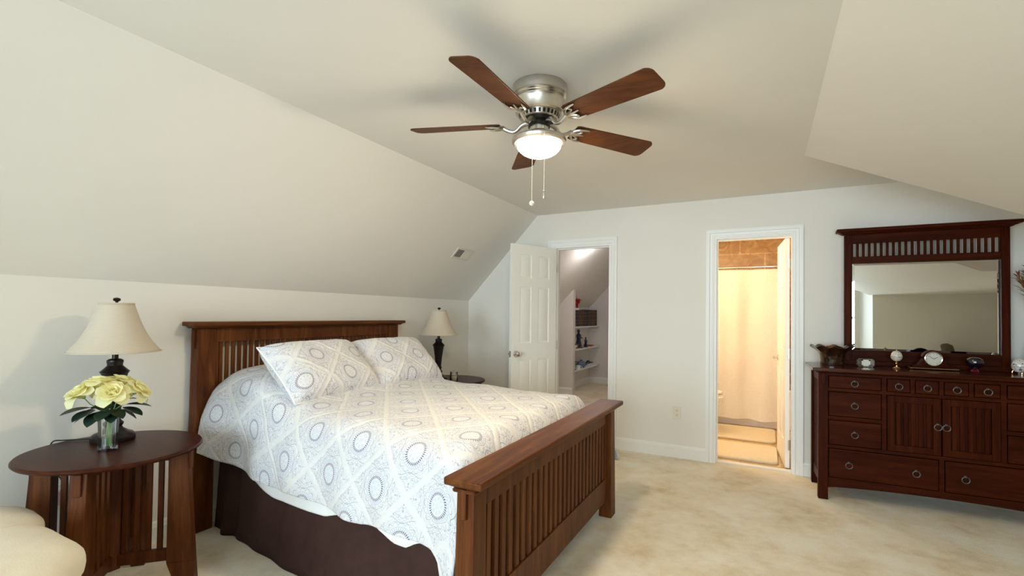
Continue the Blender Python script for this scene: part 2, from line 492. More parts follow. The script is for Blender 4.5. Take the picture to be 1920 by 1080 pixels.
# ------------------------------------------------------------------ mesh builder
class MB:
    def __init__(s):
        s.v, s.f, s.uv = [], [], None
        s.M = Matrix.Identity(4)

    def at(s, loc=(0, 0, 0), rot=(0, 0, 0), scale=(1, 1, 1)):
        from mathutils import Euler
        s.M = Matrix.LocRotScale(Vector(loc), Euler(rot), Vector(scale))
        return s

    def add(s, vs, fs):
        n = len(s.v)
        s.v += [s.M @ Vector(p) for p in vs]
        s.f += [tuple(i + n for i in f) for f in fs]
        return s

    def box(s, x0, x1, y0, y1, z0, z1):
        return s.add([(x0, y0, z0), (x1, y0, z0), (x1, y1, z0), (x0, y1, z0), (x0, y0, z1), (x1, y0, z1), (x1, y1, z1), (x0, y1, z1)],
                     [(0, 3, 2, 1), (4, 5, 6, 7), (0, 1, 5, 4), (1, 2, 6, 5), (2, 3, 7, 6), (3, 0, 4, 7)])

    def frus(s, a, b, z0, z1):
        """Box from rectangle a=(x0,x1,y0,y1) at z0 to rectangle b at z1."""
        return s.add([(a[0], a[2], z0), (a[1], a[2], z0), (a[1], a[3], z0), (a[0], a[3], z0), (b[0], b[2], z1), (b[1], b[2], z1), (b[1], b[3], z1), (b[0], b[3], z1)],
                     [(0, 3, 2, 1), (4, 5, 6, 7), (0, 1, 5, 4), (1, 2, 6, 5), (2, 3, 7, 6), (3, 0, 4, 7)])

    def prism(s, poly, axis, a, b):
        """poly: 2D outline; axis 'x': poly=(y,z); 'y': poly=(x,z); 'z': poly=(x,y)."""
        def P(p, t):
            return {'x': (t, p[0], p[1]), 'y': (p[0], t, p[1]), 'z': (p[0], p[1], t)}[axis]
        n = len(poly)
        vs = [P(p, a) for p in poly] + [P(p, b) for p in poly]
        fs = [tuple(range(n))[::-1], tuple(range(n, 2 * n))] + [(i, (i + 1) % n, (i + 1) % n + n, i + n) for i in range(n)]
        return s.add(vs, fs)

    def lathe(s, prof, n=32, c=(0, 0, 0), closed=True, wob=None):
        vs, fs = [], []
        m = len(prof)
        for i in range(n):
            t = 2 * PI * i / n
            for j, (r, z) in enumerate(prof):
                rr = r if wob is None else r * wob(t, j, z)
                vs.append((c[0] + rr * math.cos(t), c[1] + rr * math.sin(t), c[2] + z))
        for i in range(n):
            k = (i + 1) % n
            for j in range(m - 1):
                fs.append((i * m + j, k * m + j, k * m + j + 1, i * m + j + 1))
        if closed:
            if prof[0][0] > 1e-6:
                fs.append(tuple(i * m for i in range(n))[::-1])
            if prof[-1][0] > 1e-6:
                fs.append(tuple(i * m + m - 1 for i in range(n)))
        return s.add(vs, fs)

    def tube(s, pts, rad, n=10, cap=True):
        pts = [Vector(p) for p in pts]
        rads = rad if isinstance(rad, (list, tuple)) else [rad] * len(pts)
        vs, fs = [], []
        ref = None
        for i, p in enumerate(pts):
            d = (pts[min(i + 1, len(pts) - 1)] - pts[max(i - 1, 0)]).normalized()
            if ref is None:
                ref = d.orthogonal().normalized()
            ref = (ref - d * ref.dot(d)).normalized()
            bn = d.cross(ref)
            for k in range(n):
                t = 2 * PI * k / n
                vs.append(p + (ref * math.cos(t) + bn * math.sin(t)) * rads[i])
        for i in range(len(pts) - 1):
            for k in range(n):
                a, b = i * n + k, i * n + (k + 1) % n
                fs.append((a, b, b + n, a + n))
        if cap:
            fs.append(tuple(range(n))[::-1])
            fs.append(tuple(range((len(pts) - 1) * n, len(pts) * n)))
        return s.add(vs, fs)

    def torus(s, R_, r, n=24, m=8, c=(0, 0, 0), plane='xz', sx=1.0):
        vs, fs = [], []
        for i in range(n):
            t = 2 * PI * i / n
            for j in range(m):
                q = 2 * PI * j / m
                a, b_, h = (R_ + r * math.cos(q)) * math.cos(t) * sx, (R_ + r * math.cos(q)) * math.sin(t), r * math.sin(q)
                p = {'xz': (a, h, b_), 'xy': (a, b_, h), 'yz': (h, a, b_)}[plane]
                vs.append((c[0] + p[0], c[1] + p[1], c[2] + p[2]))
        for i in range(n):
            for j in range(m):
                fs.append((i * m + j, ((i + 1) % n) * m + j, ((i + 1) % n) * m + (j + 1) % m, i * m + (j + 1) % m))
        return s.add(vs, fs)

    def ball(s, c, r, n=20, m=12, e=1.0, e2=1.0):
        """Ellipsoid; exponents below one square it off."""
        r = r if isinstance(r, (tuple, list)) else (r, r, r)
        sg = lambda v, q: math.copysign(abs(v) ** q, v)
        vs, fs = [(c[0], c[1], c[2] - r[2])], []
        for j in range(1, m):
            ph = -PI / 2 + PI * j / m
            for i in range(n):
                t = 2 * PI * i / n
                vs.append((c[0] + r[0] * sg(math.cos(ph), e) * sg(math.cos(t), e2), c[1] + r[1] * sg(math.cos(ph), e) * sg(math.sin(t), e2), c[2] + r[2] * sg(math.sin(ph), e)))
        vs.append((c[0], c[1], c[2] + r[2]))
        for i in range(n):
            fs.append((0, 1 + (i + 1) % n, 1 + i))
            fs.append((len(vs) - 1, len(vs) - 1 - n + i, len(vs) - 1 - n + (i + 1) % n))
        for j in range(m - 2):
            for i in range(n):
                a, b = 1 + j * n + i, 1 + j * n + (i + 1) % n
                fs.append((a, b, b + n, a + n))
        return s.add(vs, fs)

    def grid(s, fn, nu, nv, uvfn=None):
        vs, fs = [], []
        for i in range(nu + 1):
            for j in range(nv + 1):
                vs.append(fn(i / nu, j / nv))
        for i in range(nu):
            for j in range(nv):
                a = i * (nv + 1) + j
                fs.append((a, a + nv + 1, a + nv + 2, a + 1))
        if uvfn:
            s.uv = (s.uv or []) + [uvfn(i / nu, j / nv) for i in range(nu + 1) for j in range(nv + 1)]
        return s.add(vs, fs)

    def build(s, name, mat, parent=None, bevel=0.0, seg=2, smooth=35, solid=0.0, subsurf=0, offset=-1.0):
        me = bpy.data.meshes.new(name)
        bm = bmesh.new()
        bv = [bm.verts.new(p) for p in s.v]
        for f in s.f:
            try:
                bm.faces.new([bv[i] for i in f])
            except ValueError:
                pass
        bm.verts.index_update()
        if s.uv:
            lay = bm.loops.layers.uv.new('UVMap')
            for f in bm.faces:
                for l in f.loops:
                    l[lay].uv = s.uv[l.vert.index]
        bmesh.ops.recalc_face_normals(bm, faces=bm.faces)
        for f in bm.faces:
            f.smooth = smooth > 0
        lim = R(smooth)
        for e in bm.edges:
            if len(e.link_faces) == 2 and e.calc_face_angle(0) > lim:
                e.smooth = False
        bm.to_mesh(me)
        bm.free()
        me.materials.append(mat)
        o = bpy.data.objects.new(name, me)
        COL.objects.link(o)
        if parent:
            o.parent = parent
        if subsurf:
            q = o.modifiers.new('subdivision', 'SUBSURF')
            q.levels = q.render_levels = subsurf
        if solid:
            q = o.modifiers.new('thickness', 'SOLIDIFY')
            q.thickness = solid
            q.offset = offset
        if bevel:
            q = o.modifiers.new('bevel', 'BEVEL')
            q.width = bevel
            q.segments = seg
            q.limit_method = 'ANGLE'
            q.angle_limit = R(35)
        return o


def spl(pts, rad, n=5):
    P = [Vector(pts[0])] + [Vector(p) for p in pts] + [Vector(pts[-1])]
    Q = [rad[0]] + list(rad) + [rad[-1]]
    o, q = [], []
    for i in range(1, len(P) - 2):
        for k in range(n):
            t = k / n
            a, b, c, d = P[i - 1:i + 3]
            o.append(0.5 * ((2 * b) + (c - a) * t + (2 * a - 5 * b + 4 * c - d) * t * t + (3 * b - a - 3 * c + d) * t ** 3))
            q.append(Q[i] + (Q[i + 1] - Q[i]) * t)
    return o + [P[-1]], q + [Q[-1]]


def bx(x0, x1, y0, y1, z0, z1):
    return MB().box(x0, x1, y0, y1, z0, z1)


def tag(o, label, cat, group=None, kind=None):
    o['label'] = label
    o['category'] = cat
    if group:
        o['group'] = group
    if kind:
        o['kind'] = kind
    return o


def thing(name, loc, label, cat, group=None, rz=0.0):
    o = bpy.data.objects.new(name, None)
    o.empty_display_size = 0.05
    COL.objects.link(o)
    o.location = loc
    o.rotation_euler = (0, 0, rz)
    return tag(o, label, cat, group)


def copy_tree(o, parent=None):
    c = o.copy()
    COL.objects.link(c)
    if parent:
        c.parent = parent
    for ch in list(o.children):
        copy_tree(ch, c)
    return c


def struct(o, label=None):
    o['kind'] = 'structure'
    if label:
        o['label'] = label
    return o


def arc(cx, cy, r, a0, a1, n):
    return [(cx + r * math.cos(R(a0 + (a1 - a0) * i / n)), cy + r * math.sin(R(a0 + (a1 - a0) * i / n))) for i in range(n + 1)]


# ------------------------------------------------------------------ room shell
H, HK, XS = 2.418, 1.484, 0.882
XR, YE = 3.324, -1.037                   # where the right-hand slope begins / ends
SLR = 0.4626
XF = 4.75                                # the slope turns into a low flat soffit here
ZF = H - SLR * (XF - XR)
WEST, EAST = 0.0, 6.8
YB = -5.95                               # rear wall right of the window bay
BW = 0.12                                # back wall thickness
CLX0, CLX1, BTX0, BTX1 = 1.085, 1.705, 2.678, 3.312
DH = 2.062

struct(bx(-0.15, EAST + 0.15, REAR - 0.2, 0.06, -0.1, 0).build('floor', M_CARPET))
struct(bx(-0.15, 1.85, 0.06, 4.55, -0.1, 0).build('floor_hall', M_CARPET))
struct(bx(1.85, 3.6, 0.06, 2.7, -0.1, 0).build('floor_bathroom', M_FTILE))
struct(bx(BTX0, BTX1, 0.03, 0.09, 0.0, 0.012).build('trim_threshold', M_TRIM, bevel=0.004))
struct(bx(-0.15, 0.0, REAR - 0.2, 4.55, 0, 1.7).build('wall_left', M_WALL))
m = MB()
for x0, x1, z0, z1 in ((0, CLX0, 0, H), (CLX0, CLX1, DH, H), (CLX1, BTX0, 0, H), (BTX0, BTX1, DH, H), (BTX1, EAST, 0, H)):
    m.box(x0, x1, 0, BW, z0, z1)
struct(m.build('wall_back', M_WALL))
struct(bx(-0.15, EAST + 0.15, REAR - 0.2, 4.55, H, H + 0.12).build('ceiling', M_CEIL))
struct(MB().prism([(0, HK), (XS, H), (XS, H + 0.1), (-0.15, H + 0.1), (-0.15, HK)], 'y', REAR - 0.2, 4.55).build('ceiling_slope_left', M_CEIL))
struct(MB().prism([(XR, H), (XF, ZF), (EAST, ZF), (EAST, H + 0.05), (XR, H + 0.05)], 'y', YB - 0.1, YE).build('ceiling_slope_right', M_CEIL))
struct(bx(EAST, EAST + 0.15, REAR - 0.2, 0.12, 0, H).build('wall_right', M_WALL))
struct(bx(XF + 0.03, EAST, YB - 0.12, YB, 0, H).build('wall_rear_right', M_WALL))
struct(bx(XF + 0.03, XF + 0.15, REAR, YB - 0.12, 0, H).build('wall_bay', M_WALL))
m = MB()
xs_ = [0.0, WINS[0][0], WINS[0][1], WINS[1][0], WINS[1][1], XF + 0.15]
for i in range(5):
    if i % 2 == 0:
        m.box(xs_[i], xs_[i + 1], REAR - 0.15, REAR, 0, H)
    else:
        m.box(xs_[i], xs_[i + 1], REAR - 0.15, REAR, 0, WZ0)
        m.box(xs_[i], xs_[i + 1], REAR - 0.15, REAR, WZ1, H)
struct(m.build('wall_rear', M_WALL))
for i, (a, b) in enumerate(WINS):
    m = MB()
    w = 0.05
    mid = (WZ0 + WZ1) / 2
    for q in ((a, a + w, WZ0, WZ1), (b - w, b, WZ0, WZ1), (a, b, WZ0, WZ0 + w), (a, b, WZ1 - w, WZ1), (a, b, mid - 0.025, mid + 0.025)):
        m.box(q[0], q[1], REAR - 0.11, REAR - 0.05, q[2], q[3])
    f = struct(m.build('window_%d' % (i + 1), M_TRIM, bevel=0.004))
    bx(a + w, b - w, REAR - 0.085, REAR - 0.08, WZ0 + w, WZ1 - w).build('pane', M_PANE, f)
    m = MB()
    for q in ((a - 0.08, a, WZ0 - 0.08, WZ1 + 0.08), (b, b + 0.08, WZ0 - 0.08, WZ1 + 0.08), (a, b, WZ1, WZ1 + 0.08), (a, b, WZ0 - 0.08, WZ0)):
        m.box(q[0], q[1], REAR, REAR + 0.018, q[2], q[3])
    m.build('window_casing', M_TRIM, f, bevel=0.004)
# hall and bathroom
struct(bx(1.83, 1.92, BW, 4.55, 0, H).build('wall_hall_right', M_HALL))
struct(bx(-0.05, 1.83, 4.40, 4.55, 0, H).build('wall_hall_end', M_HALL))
struct(bx(-0.0, 0.26, 2.80, 2.90, 0, HK + 1.059 * 0.26 - 0.002).build('wall_hall_stub', M_HALL))
struct(bx(1.92, 1.95, BW, 2.45, 0, H).build('wall_bathroom_left', M_WALL))
struct(bx(3.45, 3.60, BW, 2.60, 0, H).build('wall_bathroom_right', M_WALL))
struct(bx(1.92, 3.60, 2.45, 2.60, 0, H).build('wall_bathroom_end', M_TILE))


def casing(name, x0, x1, top, side, yo=0.0, w=0.068):
    """Stepped door casing and jamb liner. side -1: bedroom face."""
    prof = [(0, 0), (0, 0.012), (0.010, 0.014), (0.014, 0.010), (0.034, 0.013), (0.040, 0.019), (0.058, 0.022), (w, 0.022), (w, 0)]
    m = MB()
    vs = []
    for a, b in prof:
        y = yo + side * b
        vs += [(x0 - a, y, 0), (x0 - a, y, top + a), (x1 + a, y, top + a), (x1 + a, y, 0)]
    k_ = len(prof)
    m.add(vs, [(4 * i + q, 4 * i + q + 1, 4 * ((i + 1) % k_) + q + 1, 4 * ((i + 1) % k_) + q) for i in range(k_) for q in range(3)] + [tuple(4 * i for i in range(k_)), tuple(4 * i + 3 for i in range(k_))])
    o = m.build(name, M_TRIM, smooth=25)
    j = MB()
    j.box(x0 - 0.001, x0 + 0.018, -0.002, BW + 0.002, 0, top - 0.018)
    j.box(x1 - 0.018, x1 + 0.001, -0.002, BW + 0.002, 0, top - 0.018)
    j.box(x0 - 0.001, x1 + 0.001, -0.0015, BW + 0.0015, top - 0.018, top + 0.001)
    j.box(x0 + 0.018, x0 + 0.030, 0.045, 0.08, 0, top - 0.030)
    j.box(x0 + 0.018, x1 - 0.018, 0.045, 0.08, top - 0.030, top - 0.018)
    j.build('jamb', M_TRIM, o)
    return struct(o)


casing('trim_1', CLX0, CLX1, DH, -1)
t2 = casing('trim_2', BTX0, BTX1, DH, -1)
bx(CLX1 - 0.022, CLX1 - 0.017, 0.02, 0.05, 0.93, 0.99).build('strike_plate', M_NICKEL, bpy.data.objects['trim_1'])

# baseboards
BPROF = [(0, 0), (0.016, 0), (0.016, 0.088), (0.012, 0.092), (0.012, 0.102), (0.006, 0.116), (0, 0.120)]


def baseboard(name, a, b, along, at, sgn):
    m = MB()
    if along == 'x':
        m.prism([(at + sgn * p, z) for p, z in BPROF], 'x', a, b)
    else:
        m.prism([(at + sgn * p, z) for p, z in BPROF], 'y', a, b)
    return struct(m.build(name, M_TRIM))


baseboard('baseboard_left', REAR, -0.016, 'y', 0, 1)
m = MB()
for a, b in ((0, CLX0 - 0.068), (CLX1 + 0.068, BTX0 - 0.068), (BTX1 + 0.068, EAST)):
    m.prism([(-p, z) for p, z in BPROF], 'x', a, b)
struct(m.build('baseboard_back', M_TRIM))
baseboard('baseboard_hall_end', 0, 1.83, 'x', 4.40, -1)
baseboard('baseboard_hall_stub', 0, 0.26, 'x', 2.80, -1)
baseboard('baseboard_hall_left', 2.9, 4.384, 'y', 0.0, 1)
baseboard('baseboard_rear', XF + 0.03, EAST, 'x', YB, 1)


# ------------------------------------------------------------------ doors
def panel_door(name, w, h, th=0.035):
    """Six-panel leaf, hinge edge at local x=0, spans 0..w, y 0..th."""
    m = MB()
    st, rl = 0.105 * w / 0.61, 0.11
    zs = [0, 0.22, 0.86, 1.03, 1.60, 1.69, h - 0.10, h]     # rail bottom/top pairs
    m.box(0, st, 0, th, 0, h)
    m.box(w - st, w, 0, th, 0, h)
    mid0, mid1 = w / 2 - st * 0.45, w / 2 + st * 0.45
    for a, b in ((zs[0], zs[1]), (zs[2], zs[3]), (zs[4], zs[5]), (zs[6], zs[7])):
        m.box(st, w - st, 0, th, a, b)
    for a, b in ((zs[1], zs[2]), (zs[3], zs[4]), (zs[5], zs[6])):
        m.box(mid0, mid1, 0, th, a, b)
        for x0, x1 in ((st, mid0), (mid1, w - st)):
            m.box(x0, x1, 0.010, th - 0.010, a, b)
            i = 0.028
            for sy, ya, yb in ((1, 0.0101, 0.003), (-1, th - 0.0101, th - 0.003)):
                # raised field with sloping borders
                vs = [(x0 + 0.008, ya, a + 0.008), (x1 - 0.008, ya, a + 0.008), (x1 - 0.008, ya, b - 0.008), (x0 + 0.008, ya, b - 0.008),
                      (x0 + i, yb, a + i), (x1 - i, yb, a + i), (x1 - i, yb, b - i), (x0 + i, yb, b - i)]
                m.add(vs, [(4, 5, 6, 7), (0, 1, 5, 4), (1, 2, 6, 5), (2, 3, 7, 6), (3, 0, 4, 7)])
    return struct(m.build(name, M_DOOR, smooth=20))


d1 = panel_door('door_1', 0.605, 2.025)
d1.location = (1.087, -0.005, 0.012)
d1.rotation_euler = (0, 0, R(180 + 66.5))
for sy in (1, -1):
    y0 = 0.035 if sy > 0 else 0.0
    k = MB()
    k.at((0.545, y0, 0.925), (-PI / 2 * sy, 0, 0))
    k.lathe([(0.0, 0), (0.032, 0), (0.032, 0.004), (0.024, 0.010), (0.012, 0.014), (0.011, 0.026), (0.020, 0.032), (0.027, 0.042), (0.028, 0.052), (0.022, 0.062), (0.0, 0.066)], 24)
    k.build('knob', M_CHROME, d1)
bx(0.6045, 0.607, 0.006, 0.029, 0.895, 0.955).build('latch_plate', M_CHROME, d1)
for hz in (0.18, 1.0, 1.82):
    MB().tube([(-0.006, 0.037, hz - 0.045), (-0.006, 0.037, hz + 0.045)], 0.006, 8).build('hinge', M_CHROME, d1)

d2 = panel_door('door_2', 0.61, 2.025)
d2.location = (3.285, 0.125, 0.012)
d2.rotation_euler = (0, 0, R(94.5))
for sy in (1, -1):
    y0 = 0.035 if sy > 0 else 0.0
    k = MB()
    k.at((0.545, y0, 0.93), (-PI / 2 * sy, 0, 0))
    k.lathe([(0, 0), (0.028, 0), (0.028, 0.005), (0.010, 0.009), (0.009, 0.045), (0, 0.046)], 20)
    k.at()
    yy = y0 + sy * 0.042
    k.tube(*spl([(0.548, yy, 0.93), (0.52, yy, 0.932), (0.48, yy + sy * 0.004, 0.930), (0.44, yy + sy * 0.002, 0.926)], [0.009, 0.009, 0.008, 0.007]), 10)
    k.build('handle', M_NICKEL, d2)
for hz in (0.20, 1.0, 1.80):
    h_ = MB().box(-0.003, 0.0, 0.0, 0.012, hz - 0.045, hz + 0.045)
    h_.tube([(-0.005, -0.003, hz - 0.048), (-0.005, -0.003, hz + 0.048)], 0.005, 8)
    h_.build('hinge', M_NICKEL, d2)


# ------------------------------------------------------------------ bed
bed = thing('bed', (0, 0, 0), 'dark cherry wood slatted bed frame with headboard against the wall and wide capped footboard', 'bed')
hb = MB()
hb.box(0.035, 0.075, -2.99, -1.44, 1.135, 1.222).box(0.035, 0.075, -2.99, -1.44, 0.42, 0.60)
NS = 37
for i in range(NS):
    y = -2.962 + 1.494 * (i + 0.5) / NS
    hb.box(0.050, 0.062, y - 0.0115, y + 0.0115, 0.60, 1.135)
hb.box(0.03, 0.072, -2.99, -2.962, 0.42, 1.222).box(0.03, 0.072, -1.468, -1.44, 0.42, 1.222)
head = hb.build('headboard', CHZ, bed, bevel=0.002)
for ya, yb, sg in ((-3.10, -2.99, -1), (-1.44, -1.33, 1)):
    p = MB().frus((0.022, 0.098, ya - (0.012 if sg < 0 else 0), yb + (0.012 if sg > 0 else 0)), (0.022, 0.092, ya, yb), 0.0, 1.222)
    p.build('post', CHZ, head, bevel=0.004)
    ye = ya if sg < 0 else yb
    MB().box(0.045, 0.070, min(ye, ye + sg * 0.014), max(ye, ye + sg * 0.014), 1.10, 1.215).build('corbel', CHZ, head, bevel=0.003)
cp = MB().frus((0.015, 0.110, -3.115, -1.315), (0.012, 0.130, -3.135, -1.300), 1.222, 1.236)
cp.box(0.010, 0.145, -3.150, -1.288, 1.236, 1.262)
cp.build('cap_rail', CHY, head, bevel=0.006, seg=3)

fb = MB()
fb.box(2.132, 2.172, -3.25, -1.65, 0.620, 0.722).box(2.132, 2.172, -3.25, -1.65, 0.115, 0.265)
NS = 25
fb.box(2.134, 2.170, -3.25, -3.205, 0.2, 0.7).box(2.134, 2.170, -1.695, -1.65, 0.2, 0.7)
for i in range(NS):
    y = -3.205 + 1.51 * (i + 0.5) / NS
    fb.box(2.138, 2.166, y - 0.0155, y + 0.0155, 0.265, 0.620)
foot = fb.build('footboard', CHZ, bed, bevel=0.002)
for ya, yb, sg in ((-3.335, -3.25, -1), (-1.65, -1.565, 1)):
    p = MB().frus((2.118, 2.203, ya - (0.010 if sg < 0 else 0), yb + (0.010 if sg > 0 else 0)), (2.125, 2.196, ya, yb), 0.0, 0.720)
    p.build('post', CHZ, foot, bevel=0.004)
    ye = ya if sg < 0 else yb
    MB().box(2.150, 2.172, min(ye, ye + sg * 0.016), max(ye, ye + sg * 0.016), 0.610, 0.716).build('corbel', CHZ, foot, bevel=0.003)
cp = MB().box(2.112, 2.208, -3.350, -1.552, 0.700, 0.716).frus((2.112, 2.212, -3.345, -1.556), (2.096, 2.232, -3.362, -1.540), 0.716, 0.728)
cp.box(2.090, 2.246, -3.372, -1.530, 0.728, 0.757)
cp.build('cap_rail', CHY, foot, bevel=0.008, seg=3)
for y0, y1 in ((-2.93, -3.20), (-1.50, -1.72)):
    s_ = MB()
    s_.add([(0.09, y0, 0.24), (2.13, y1, 0.24), (2.13, y1 + 0.025, 0.24), (0.09, y0 + 0.025, 0.24), (0.09, y0, 0.38), (2.13, y1, 0.38), (2.13, y1 + 0.025, 0.38), (0.09, y0 + 0.025, 0.38)],
           [(0, 3, 2, 1), (4, 5, 6, 7), (0, 1, 5, 4), (1, 2, 6, 5), (2, 3, 7, 6), (3, 0, 4, 7)])
    s_.build('side_rail', CHX, bed)
mt = MB().prism([(0.11, -2.86), (2.04, -3.12), (2.04, -1.76), (0.11, -1.52)], 'z', 0.40, 0.75)
mt.build('mattress', M_SHEET, bed, bevel=0.05, seg=4)


def sm(a, b, t):
    t = max(0.0, min(1.0, (t - a) / (b - a)))
    return t * t * (3 - 2 * t)


def interp(tab, x):
    for (x0, v0), (x1, v1) in zip(tab, tab[1:]):
        if x <= x1:
            return v0 + (v1 - v0) * max(0, (x - x0)) / (x1 - x0)
    return tab[-1][1]


def nz(*p):
    return noise.noise(Vector(p))


HEM = [(0.06, 0.490), (0.23, 0.472), (0.56, 0.412), (0.81, 0.408), (1.0, 0.420), (1.21, 0.411), (1.38, 0.405), (1.54, 0.408), (1.68, 0.428), (1.85, 0.421), (1.95, 0.410), (1.995, 0.390), (2.02, 0.30), (2.12, 0.26)]
SHEET = [(0.20, 0.487), (0.30, 0.455), (0.38, 0.434), (0.55, 0.370), (0.79, 0.342), (1.02, 0.342), (1.22, 0.346), (1.37, 0.393), (1.45, 0.42), (1.58, 0.415), (1.62, 0.395), (1.72, 0.368), (1.79, 0.366), (1.84, 0.395), (1.97, 0.43), (1.99, 0.34), (2.06, 0.30)]


def quilt_section(x, hem, out=0.0):
    """Cross-section of the bedding at x: list of (y, z) from the near hem over the top to the far hem."""
    yn, yf = -2.90 - 0.128 * x - out, -1.51 - 0.100 * x + out * 0.3
    rise = 0.165 * (1 - sm(0.40, 0.95, x))
    zt = 0.795 + rise - 0.15 * max(0.0, (x - 1.99) / 0.10) ** 2.0
    hz = interp(hem, x)
    flare = 0.095 + 0.085 * (1 - sm(0.08, 0.40, x)) + 0.012 * math.sin(x * 9) + 0.05 * sm(1.9, 2.1, x) * (1 if hem is HEM else 0)
    far_fl = 0.10 + 0.20 * sm(1.5, 2.08, x)
    far_z = 0.42 - 0.10 * sm(1.6, 2.08, x)
    pts = []
    pts.append((yn - flare, hz))
    pts.append((yn - flare * 0.93, hz + 0.25 * (zt - 0.08 - hz)))
    pts.append((yn - flare * 0.78, hz + 0.55 * (zt - 0.08 - hz)))
    pts.append((yn - flare * 0.50, hz + 0.84 * (zt - 0.08 - hz)))
    k = 1 + 1.3 * rise / 0.165
    pts.append((yn - 0.018, zt - 0.062 - 0.02 * rise))
    pts.append((yn + 0.04 * k, zt - 0.020))
    pts.append((yn + 0.12 * k, zt))
    L = yf - yn
    for t in (0.28, 0.5, 0.72):
        pts.append((yn + L * t, zt + 0.014))
    pts.append((yf - 0.11 * k, zt + 0.004))
    pts.append((yf - 0.035, zt - 0.022))
    pts.append((yf + 0.018, zt - 0.075))
    pts.append((yf + far_fl * 0.55, (zt + far_z) / 2))
    pts.append((yf + far_fl, far_z))
    return pts


def catmull(pts, n):
    out = []
    P = [pts[0]] + pts + [pts[-1]]
    for i in range(1, len(P) - 2):
        for k in range(n):
            t = k / n
            a, b, c, d = P[i - 1], P[i], P[i + 1], P[i + 2]
            out.append(tuple(0.5 * ((2 * b[q]) + (-a[q] + c[q]) * t + (2 * a[q] - 5 * b[q] + 4 * c[q] - d[q]) * t * t + (-a[q] + 3 * b[q] - 3 * c[q] + d[q]) * t ** 3) for q in range(2)))
    out.append(pts[-1])
    return out


def cloth(hem, x0, x1, nx, out=0.0, amp=1.0, upto=None):
    m = MB()
    vs, fs, uvs = [], [], []
    nj = None
    for i in range(nx + 1):
        x = x0 + (x1 - x0) * i / nx
        sec = catmull(quilt_section(x, hem, out), 7)
        if upto:
            sec = sec[:upto]
        nj = len(sec)
        acc = [0.0]
        for a, b in zip(sec, sec[1:]):
            acc.append(acc[-1] + math.hypot(b[0] - a[0], b[1] - a[1]))
        mid = acc[min(len(acc) - 1, 9 * 7)]
        for j, (y, z) in enumerate(sec):
            top = sm(0.66, 0.78, z)
            w = nz(x * 3.1, y * 3.1, 3.3) * 0.010 + nz(x * 9, y * 9, z * 9) * 0.005 + nz(x * 22, y * 22, z * 20) * 0.0022
            fold = 0.013 * math.sin(x * 17 + z * 5 + 2 * nz(x * 2, z * 3, 1)) * (1 - top) * sm(0.75, 0.45, z)
            ny = -1 if j < nj * 0.45 else 1
            xx = x
            if hem is HEM and y > -1.70:
                xx += 0.105 * sm(1.90, 2.088, x) * sm(0.72, 0.45, z) * sm(-1.53, -1.47, y)
            if i == 0:
                xx += 0.012 * nz(y * 4, z * 4, 9)
            vs.append((xx, y + amp * (w * (1 - top) + fold) * ny, z + amp * w * top))
            uvs.append((x, acc[j] - (acc[9 * 7] if not upto else 0)))
    for i in range(nx):
        for j in range(nj - 1):
            a = i * nj + j
            fs.append((a, a + nj, a + nj + 1, a + 1))
    m.add(vs, fs)
    m.uv = uvs
    return m


q = cloth(HEM, 0.108, 2.088, 130).build('quilt', M_QUILT, solid=0.012, smooth=80, offset=1.0)
tag(q, 'white quilt with violet medallions and diamond quilting spread over the whole bed', 'quilt')
sh = cloth(SHEET, 0.20, 2.055, 90, out=-0.022, amp=0.5, upto=5 * 7).build('bed_sheet', M_SHEET, smooth=80, solid=0.004)
tag(sh, 'plain white sheet hem peeking out below the quilt along the near bedside', 'sheet')


# bed skirt: brown cloth falling to the floor along both sides
def skirt_pt(u, v):
    x = 0.10 + 1.985 * u
    y = -2.925 - 0.145 * x
    if u > 0.985:
        pass
    z = 0.004 + 0.52 * v
    pleat = 0.030 * math.exp(-((x - 0.24) / 0.045) ** 2) - 0.02 * math.exp(-((x - 0.33) / 0.04) ** 2)
    wv = 0.004 * math.sin(x * 23) + 0.006 * nz(x * 5, z * 2, 4)
    return (x, y - (1 - v) * 0.018 - (wv + pleat * (1 - v * 0.4)) - 0.02 * (1 - v), z)


bs = thing('bed_skirt', (0, 0, 0), 'dark brown bed skirt hanging to the carpet below the quilt', 'bed skirt')
MB().grid(skirt_pt, 110, 10).build('skirt_panel', M_SKIRT, bs, solid=0.004, smooth=80)
MB().grid(lambda u, v: (0.10 + 1.985 * u, -1.50 - 0.115 * (0.1 + 1.985 * u) + 0.02 * (1 - v) + 0.004 * math.sin(u * 40), 0.004 + 0.40 * v), 60, 6).build('skirt_panel', M_SKIRT, bs, solid=0.004, smooth=80)


def pillow(name, mat, w, h, t, seed):
    """Cushion in its own plane: x across (w), y up (h), z out (t)."""
    m = MB()
    def P(u, v, s):
        a, b = 2 * u - 1, 2 * v - 1
        e = ((1 - a ** 4) * (1 - b ** 4)) ** 0.5
        px = a * w / 2 * (1 - 0.045 * (1 - b * b))
        py = b * h / 2 * (1 - 0.045 * (1 - a * a))
        wr = 0.010 * nz(a * 2.2 + seed, b * 2.2, s) + 0.004 * nz(a * 7, b * 7 + seed, s)
        return (px, py, s * (t / 2 * e + wr * e) )
    for s in (1, -1):
        m.grid(lambda u, v: P(u, v, s), 36, 28, lambda u, v: ((u - 0.5) * w + seed * 0.05, (v - 0.5) * h + seed * 0.03))
    o = m.build(name, mat, smooth=80)
    pts = [P(u / 24, 0, 1) for u in range(25)] + [P(1, v / 20, 1) for v in range(1, 21)] + [P(1 - u / 24, 1, 1) for u in range(1, 25)] + [P(0, 1 - v / 20, 1) for v in range(1, 21)]
    MB().tube(pts, 0.005, 8).build('piping', M_SHEET, o)
    return o


